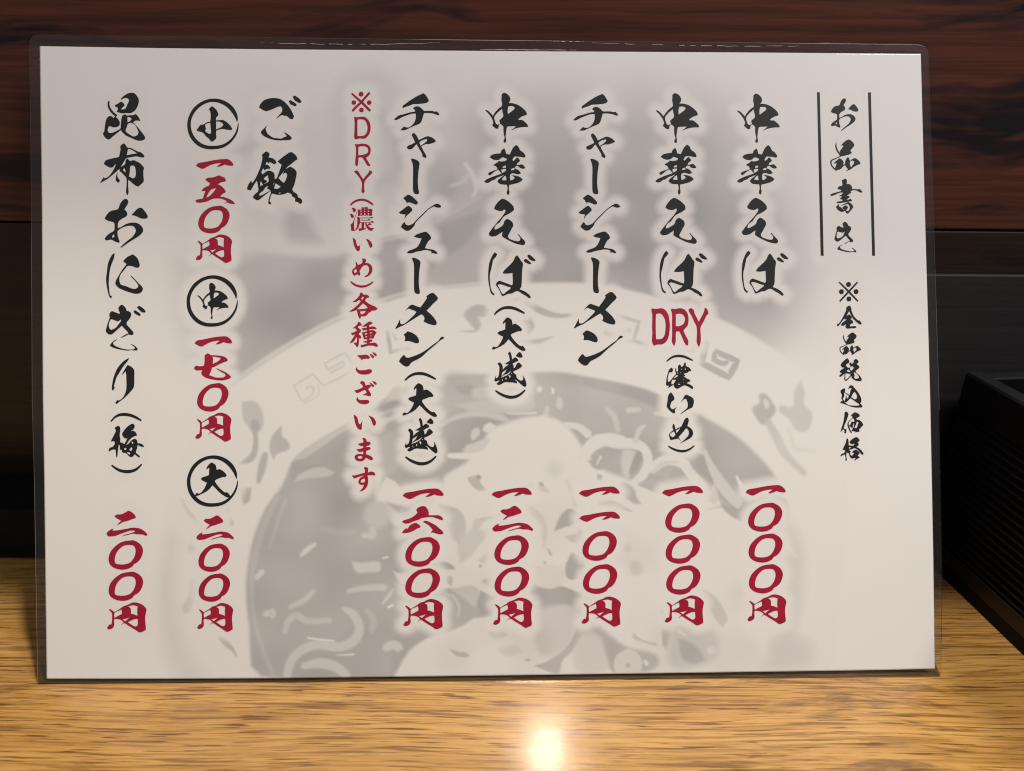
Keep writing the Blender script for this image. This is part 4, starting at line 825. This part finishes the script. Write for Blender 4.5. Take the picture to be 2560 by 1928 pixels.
P M .68 10 170,70 230,80 280,120 200,125 165,100
S M .74 8 240,190,40
P M .70 14 190,270 260,265 330,300 420,380 440,440 380,500 300,540 210,500
P M .82 20 250,270 400,240 460,290 420,400 340,330
S M .82 8 210,300,14 270,320,20 310,400,22 300,460,16
P M .65 9 440,380 465,280 560,325 540,470 470,430
P M .70 9 475,210 560,195 550,250 500,240
S M .97 6 420,235,16 480,265,30 580,315,30
P M .64 18 820,250 960,265 1040,250 1180,285 1180,400 1060,370 980,420 860,400 830,340
P M .85 40 860,420 1160,400 1180,520 1080,690 900,740 850,560
P M .92 16 840,100 1060,110 1060,210 960,260 860,210
P M .63 8 1075,110 1120,20 1170,40 1200,120 1140,200 1085,180
S M .98 6 1050,220,40 1120,240,60 1190,260,60
P M .70 9 1190,480 1150,640 1060,720 1050,780 1025,800 1020,860 960,860 850,815 960,790 1040,740 1110,650 1160,540
P M .84 16 520,580 600,560 660,600 560,620
P M .88 20 590,700 720,670 760,720 640,750
P M .74 8 245,700 300,730 340,715 385,745 360,755 300,745
P M .76 6 785,770 815,768 815,782 790,785
P M .64 20 0,540 60,530 110,590 0,660
P Q .70 24 0,400 60,360 120,380 180,460 280,520 330,560 380,600 190,605 160,540 140,470 60,440
P Q .88 30 10,450 110,420 150,520 150,600 0,600
S Q .90 6 265,572,146
S Q .74 5 265,578,24
S Q .80 8 290,430,14 340,460,20 410,470,14
S Q .98 5 320,455,8 360,475,14 405,485,8
P Q .70 12 440,300 455,400 480,430 460,500 440,460
P Q .85 40 480,380 700,400 720,520 640,580 480,580
P Q .72 14 520,440 580,460 620,490 660,550 600,570 540,540
P Q .80 12 650,190 690,220 770,330 740,380 690,310
S Q .96 6 690,500,44
S Q .97 6 520,400,20 560,425,14
P Q .87 60 980,480 1080,400 1130,440 1060,580
S Q .88 50 1060,20,40 1110,80,50 1100,160,40
S Q .87 24 310,90,60
S Q .97 6 350,560,14 362,575,18'''
GL = {}
for ln in GLYPH_DATA.strip().splitlines():
    k = ln.split()
    if k[0] == '@': cur = GL[k[1]] = {'o': (float(k[2]), float(k[3]), float(k[4])), 'it': []}
    else: cur['it'].append((k[0], np.array([[float(v) for v in s.split(',')] for s in k[1:]])))
for g in GL.values():
    fill, hole = [], []
    for kind, pts in g['it']:
        if kind == 'S': fill.append(stroke_poly(pts))
        elif kind == 'P': fill.append(catmull(pts, True, 3))
        else: hole.append(catmull(pts, True, 3, 75))
    x0, y0, s = g['o']; tr = lambda p: p / s + np.array([x0, y0])
    fill = [tr(p) for p in fill]; hole = [tr(p) for p in hole]
    g['fill'], g['hole'] = fill, hole
    allp = np.concatenate(fill); g['bb'] = (*allp.min(0), *allp.max(0))
    vs, es = [], []
    for p in fill+hole:
        b = len(vs); n = len(p); vs += [Vector((float(q[0]-x0), float(q[1]-y0))) for q in p]; es += [(b+i, b+(i+1) % n) for i in range(n)]
    V, E_, Fc, *_ = delaunay_2d_cdt(vs, es, [], 0, 1e-4)
    V = np.array([tuple(v) for v in V]) + np.array([x0, y0]); Fc = np.array(Fc)
    cen = V[Fc].mean(1); ok = np.zeros(len(cen), bool)
    for p in fill: ok |= winding(p, cen) != 0
    for p in hole: ok &= winding(p, cen) == 0
    g['V'], g['F'] = V, Fc[ok]
views, lines = {}, []
for ln in PLACE_DATA.strip().splitlines():
    k = ln.split()
    if k[0] == 'V': views[k[1]] = tuple(map(float, k[2:]))
    elif k[0] == 'L':
        ent = []
        for s in k[3:]:
            a = s.split(':'); g = GL[a[0]]; bb = g['bb']
            if len(a) == 1: sc, of = np.ones(2), np.zeros(2)
            else:
                vx, vy, vs_ = views[a[1]]; q = np.array([float(v) for v in a[2].split(',')])/vs_ + np.array([vx, vy, vx, vy])
                sc = np.array([(q[2]-q[0])/(bb[2]-bb[0]), (q[3]-q[1])/(bb[3]-bb[1])]); of = q[:2]-np.array(bb[:2])*sc
            ent.append((g, sc, of))
        lines.append((k[1], k[2], ent))

# edges of the sheet as printed positions
TOP = np.array([(99.7, 115.5), (400, 120.5), (700, 123.6), (1280, 128), (1860, 131.3), (2302, 134.8)])
BOT = np.array([(117, 1697), (420, 1697), (700, 1695.5), (1300, 1688), (2100, 1676.5), (2337, 1672)])
LEF = np.array([(99.7, 115.5), (105, 500), (107.5, 1000), (111, 1200), (117, 1697)])
RIG = np.array([(2302, 134.8), (2311.5, 500), (2325.5, 1000), (2333, 1390), (2337, 1672)])
def along(poly, t, ax_):
    s = (poly[:, ax_]-poly[0, ax_])/(poly[-1, ax_]-poly[0, ax_]); return np.stack([np.interp(t, s, poly[:, 0]), np.interp(t, s, poly[:, 1])], -1)
NU, NV = 820, 580
u = np.linspace(0, 1, NU); v = np.linspace(0, 1, NV)
T, B, L, R = along(TOP, u, 0), along(BOT, u, 0), along(LEF, v, 1), along(RIG, v, 1)
U, Vv = u[None, :, None], v[:, None, None]
grid = (1-Vv)*T[None]+Vv*B[None]+(1-U)*L[:, None]+U*R[:, None] - ((1-U)*(1-Vv)*T[0]+U*(1-Vv)*T[-1]+(1-U)*Vv*B[0]+U*Vv*B[-1])
Q = grid.reshape(-1, 2)
# the faded grey photograph of a noodle bowl printed on the sheet
val = np.ones(len(Q))
pv = {}
def clip_eval(poly, soft, fn):
    lo, hi = poly.min(0)-soft, poly.max(0)+soft
    k = np.where((Q[:, 0] > lo[0]) & (Q[:, 0] < hi[0]) & (Q[:, 1] > lo[1]) & (Q[:, 1] < hi[1]))[0]
    if len(k): fn(k, sdf(poly, Q[k]))
for ln in PIC_DATA.strip().splitlines():
    k = ln.split()
    if k[0] == 'V': pv[k[1]] = tuple(map(float, k[2:])); continue
    if k[0] not in 'PS': continue
    x0, y0, s = pv[k[1]]; tone = float(k[2]); soft = float(k[3])/s*1.25 + 2.5
    pts = np.array([[float(c) for c in q.split(',')] for q in k[4:]])
    poly = catmull(pts, True, 3, 95) if k[0] == 'P' else stroke_poly(pts)
    poly = poly/s + np.array([x0, y0])
    def put(ix, d):
        cv = np.clip(.5-d/soft, 0, 1); cv = cv*cv*(3-2*cv); val[ix] = val[ix]*(1-cv)+tone*cv
    clip_eval(poly, soft, put)
# soft mottling of the print
zz = np.zeros(len(Q))
for k in range(40):
    a = rng.uniform(0, 6.28); fr = rng.uniform(.006, .05); zz += np.sin((Q[:, 0]*math.cos(a)+Q[:, 1]*math.sin(a))*fr+rng.uniform(0, 6.28))*rng.uniform(.3, 1)
mot = np.zeros(len(Q))
for k in range(60):
    a = rng.uniform(0, 6.28); fr = rng.uniform(.012, .045); mot += np.sin((Q[:, 0]*math.cos(a)+Q[:, 1]*math.sin(a))*fr+rng.uniform(0, 6.28))
mot = np.clip(mot/5.5, -1, 1.6); mass = np.array([(1010, 1700), (1080, 1560), (1100, 1300), (1130, 1200), (1330, 1090), (1520, 1180), (1860, 1300), (1960, 1420), (1930, 1650), (1800, 1700)], float)
mk = np.clip(.5-sdf(mass, Q)/90, 0, 1)*np.clip((Q[:, 1]-1130)/300, .25, 1); val -= mk*np.clip(.35+mot*.55, 0, 1)*.06
val += (1-val)*(zz*.012+mot*.05) + (val < .97)*zz*.0012
# white glow printed round the lettering
glow = np.full(len(Q), 99.0)
for col, nm, ent in lines:
    for g, sc, of in ent:
        for p in g['fill']:
            def gl_(ix, d): glow[ix] = np.minimum(glow[ix], d)
            clip_eval(p*sc+of, 40, gl_)
gw = np.clip((34-glow)/27, 0, 1); gw = gw*gw*(3-2*gw)
val = val*(1-gw*.93)+.985*gw*.93
val = 1-(1-val)*1.2
WHITE = np.array([.82, .812, .802])
rgb = WHITE[None]*val[:, None]*np.where(val[:, None] < 1, 1+(1-val[:, None])*np.array([-.02, 0.0, .03]), 1)
ab = px2ab(Q)
ZP = .00005; ZB = -.00015
verts = np.concatenate([np.c_[ab, np.full(len(ab), ZP)]])
ii = np.arange(NU*NV).reshape(NV, NU)
quads = np.stack([ii[:-1, :-1], ii[1:, :-1], ii[1:, 1:], ii[:-1, 1:]], -1).reshape(-1, 4)
rim = np.concatenate([ii[0, :-1], ii[:-1, -1], ii[-1, ::-1][:-1], ii[::-1, 0][:-1]])
bv = verts[rim].copy(); bv[:, 2] = ZB; nb = len(verts); n = len(rim)
verts = np.concatenate([verts, bv])
skirt = np.stack([rim, np.roll(rim, -1), nb+np.roll(np.arange(n), -1), nb+np.arange(n)], -1)
nl = len(quads)*4+len(skirt)*4+n
me = bpy.data.meshes.new('paper_sheet'); me.vertices.add(len(verts)); me.vertices.foreach_set('co', verts.astype(np.float32).ravel())
loops = np.concatenate([quads.ravel(), skirt.ravel(), nb+np.arange(n)]).astype(np.int32)
starts = np.concatenate([np.arange(len(quads)+len(skirt))*4, [(len(quads)+len(skirt))*4]]).astype(np.int32)
me.loops.add(len(loops)); me.loops.foreach_set('vertex_index', loops)
me.polygons.add(len(starts)); me.polygons.foreach_set('loop_start', starts)
me.update(calc_edges=True); me.validate()
at = me.attributes.new('print', 'FLOAT_COLOR', 'POINT')
colr = np.ones((len(verts), 4), np.float32); colr[:len(rgb), :3] = rgb; colr[len(rgb):, :3] = WHITE
at.data.foreach_set('color', colr.ravel())
paper = obj('paper_sheet', me, M_PAPER, menu)
# lettering: each printed line of ink lies on the sheet
for col, nm, ent in lines:
    vs, fs = [], []; nvt = 0
    for g, sc, of in ent:
        vs.append(g['V']*sc+of); fs.append(g['F']+nvt); nvt += len(g['V'])
    p = px2ab(np.concatenate(vs)); f = np.concatenate(fs)
    tri = p[f]; cr_ = (tri[:, 1, 0]-tri[:, 0, 0])*(tri[:, 2, 1]-tri[:, 0, 1])-(tri[:, 1, 1]-tri[:, 0, 1])*(tri[:, 2, 0]-tri[:, 0, 0])
    f = np.where(cr_[:, None] < 0, f[:, ::-1], f)
    obj(nm, mesh_from(nm, np.c_[p, np.full(len(p), ZP+.00006)], f), INK[col], paper)

# clear film border fused round the sheet
def rounded(pts, rad, k=6):
    out = []
    n = len(pts); pts = np.asarray(pts, float)
    for i in range(n):
        p = pts[i]; r = rad[i]
        if r == 0: out.append(p); continue
        a = unit(pts[i-1]-p); b = unit(pts[(i+1) % n]-p)
        for s in np.linspace(0, 1, k): out.append((1-s)**2*(p+a*r)+2*s*(1-s)*p+s*s*(p+b*r))
    return np.array(out)
outer = rounded([(73, 86), (400, 90), (700, 94.3), (1280, 101), (1860, 106.6), (2321, 112), (2333, 500), (2348, 1000), (2356, 1445), (2353, 1693.5), (2100, 1699), (1300, 1708), (700, 1716), (94, 1713), (85.5, 1200), (80, 1000), (78, 500)],
                [30, 0, 0, 0, 0, 30, 0, 0, 0, 14, 0, 0, 0, 8, 0, 0, 0])
inner_px = Q[rim]
def resample(poly, n, c):
    ang = np.unwrap(np.arctan2(poly[:, 1]-c[1], poly[:, 0]-c[0])); return ang
cen = np.array([1215., 905.])
inn = inner_px[::4]
def ray_out(poly, q):
    d = q-cen; res = []
    x1, x2 = poly, np.roll(poly, -1, 0)
    for dd in d:
        ex = x2-x1; den = dd[0]*ex[:, 1]-dd[1]*ex[:, 0]; den = np.where(np.abs(den) < 1e-9, 1e-9, den)
        w_ = x1-cen; t = (w_[:, 0]*ex[:, 1]-w_[:, 1]*ex[:, 0])/den; s = (w_[:, 0]*dd[1]-w_[:, 1]*dd[0])/den
        k = (t > 0) & (s >= -1e-6) & (s <= 1+1e-6); res.append(cen+dd*t[k].max())
    return np.array(res)
cor = np.array([ray_out(outer, o[None])[0] for o in outer])
# add rays through the outer corner points so the corners stay round
def inner_hit(q): 
    return ray_out(inner_px[::2], q)
dirs = np.concatenate([inn, inner_hit(outer)])
an = np.arctan2(dirs[:, 1]-cen[1], dirs[:, 0]-cen[0]); dirs = dirs[np.argsort(an)]
ou = ray_out(outer, dirs)
I_ = px2ab(dirs); O_ = px2ab(ou); nrm = O_-I_; nrm /= np.linalg.norm(nrm, axis=1)[:, None]
O1 = O_-nrm*.00022; n = len(I_)
zt, zb = .00014, -.00016
rings = [np.c_[I_, np.full(n, zt)], np.c_[O1, np.full(n, zt)], np.c_[O_, np.full(n, zt-.00012)], np.c_[O_, np.full(n, zb)], np.c_[I_, np.full(n, zb)]]
vv = np.concatenate(rings); fc = []; mi = []
for r in range(5):
    for i in range(n):
        j = (i+1) % n; a, b = r*n, ((r+1) % 5)*n
        fc.append((a+i, b+i, b+j, a+j)); mi.append(1 if r in (1, 2) else 0)
nring = len(vv)
def ribbon(pts, wid, z):
    p = px2ab(np.array(pts)); t = np.gradient(p, axis=0); t /= np.linalg.norm(t, axis=1)[:, None]; nn = np.stack([-t[:, 1], t[:, 0]], 1)
    w_ = np.array(wid)[:, None]; return np.concatenate([np.c_[p+nn*w_, np.full(len(p), z)], np.c_[p-nn*w_, np.full(len(p), z)]]), len(p)
def crease(x0, y0, x1, y1, sag, wid, seg=40, gap=.15):
    global vv
    xs = np.linspace(0, 1, seg); pts = [(x0+(x1-x0)*s, y0+(y1-y0)*s+sag*4*s*(1-s)+rng.normal(0, .5)) for s in xs]
    ww = [wid*(.35+.65*rng.random())*math.sin(math.pi*min(max(s, .04), .96))**.4 for s in xs]
    rb, k = ribbon(pts, ww, zt+.00005); b = len(vv); vv = np.concatenate([vv, rb])
    for i in range(k-1):
        if rng.random() < gap: continue
        fc.append((b+i, b+k+i, b+k+i+1, b+i+1)); mi.append(2)
crease(650, 107, 1100, 108, 4, .00009, gap=.25); crease(1480, 108, 2010, 116, 3, .0001, gap=.25)
crease(1370, 104, 1460, 105, 0, .00012, 20, .4); crease(1200, 124.5, 1440, 126, 0, .00016, 30, .1)
fm = mesh_from('laminate_film', vv, fc); fm.polygons.foreach_set('material_index', mi)
obj('laminate_film', fm, [M_FILM, M_EDGE, M_CREASE], menu)

# ------------------------------------------------------------------ black box and black board beside the menu
p0, p1 = hit_z((2357, 1447)), hit_z((2560, 1643))
dirv = unit(p1-p0); ang = math.atan2(dirv[0], -dirv[1])
BACK = .2615
base = p0 + dirv*((BACK-p0[1])/dirv[1])
nrm_in = np.array([-dirv[1], dirv[0], 0])
dd = (rays([(2460, 955)]) @ A.T)[0]; o0 = np.array([0, 0, CAMZ])
tt = ((base-o0) @ nrm_in)/(dd @ nrm_in); HB = (o0+dd*tt)[2]
bx = empty('condiment_box', Matrix.Translation(base) @ Matrix.Rotation(ang, 4, 'Z'), 'open black wooden box with ribbed side standing right of the menu', 'box')
LEN = .16; WID = .15; TH = .007; PL = .0062
def ribbed_panel():
    prof = [(0, PL), (0, .0125)]
    z = .0125; pitch = .0031
    while z < HB-.016:
        for k in range(5):
            prof.append((.0011 if k == 0 else .0011-.00105*math.sin(math.pi*k/5), z+.0003+k*(pitch-.0003)/5))
        z += pitch
    prof += [(.0011, z), (0, z+.0003), (0, HB-.0008), (.0008, HB), (TH-.0008, HB), (TH, HB-.0008), (TH, PL)]
    vs = [(x, 0, zz_) for x, zz_ in prof]+[(x, -LEN, zz_) for x, zz_ in prof]; k = len(prof)
    fs = [(i, (i+1) % k, k+(i+1) % k, k+i) for i in range(k)]+[tuple(range(k))[::-1], tuple(range(k, 2*k))]
    return mesh_from('side_panel', vs, fs)
me = ribbed_panel(); obj('side_panel', me, M_BLACK, bx)
o = obj('side_panel', me.copy(), [], bx); o.data.transform(Matrix.Translation((WID, 0, 0)) @ Matrix.Scale(-1, 4, (1, 0, 0))); o.data.flip_normals()
obj('plinth', bm_mesh('plinth', box_bm(.0004, WID-.0004, -LEN+.0004, -.0004, 0, PL-.0002, .0004)), M_MATT, bx)
dv = hit_y((2520, 985), base[1]); 
dd = (rays([(2520, 985)]) @ A.T)[0]; tt = ((base-o0) @ nrm_in)/(dd @ nrm_in); DY = -np.linalg.norm((o0+dd*tt-base)[:2])
obj('divider', bm_mesh('divider', box_bm(TH, WID-TH, DY-.005, DY, PL, HB-.0005, .0006)), M_BLACK, bx)
obj('end_panel', bm_mesh('end_panel', box_bm(TH, WID-TH, -.006, 0, PL, HB-.0005, .0006)), M_BLACK, bx)
obj('end_panel', bm_mesh('end_panel', box_bm(TH, WID-TH, -LEN, -LEN+.006, PL, HB-.0005, .0006)), M_BLACK, bx)
obj('bottom_board', bm_mesh('bottom_board', box_bm(TH, WID-TH, -LEN+.006, -.006, PL, PL+.005)), M_BLACK, bx)
by0, by1 = .2665, WALL_Y-.0012
BH = hit_y((2400, 690), by1)[2]; tilt = math.atan2(by1-by0, BH)
bm = box_bm(.125, .46, -.003, 0, 0, BH/math.cos(tilt), .0006)
bo = obj('black_board', bm_mesh('black_board', bm), rosewood('black_stained_board', (.006, .005, .006), (.012, .010, .010), (.003, .003, .004), .6))
bo.location = (0, by0, .001); bo.rotation_euler = (-tilt, 0, 0)
tag(bo, 'plain black wooden board leaning on the wall behind the open ribbed box', 'board')
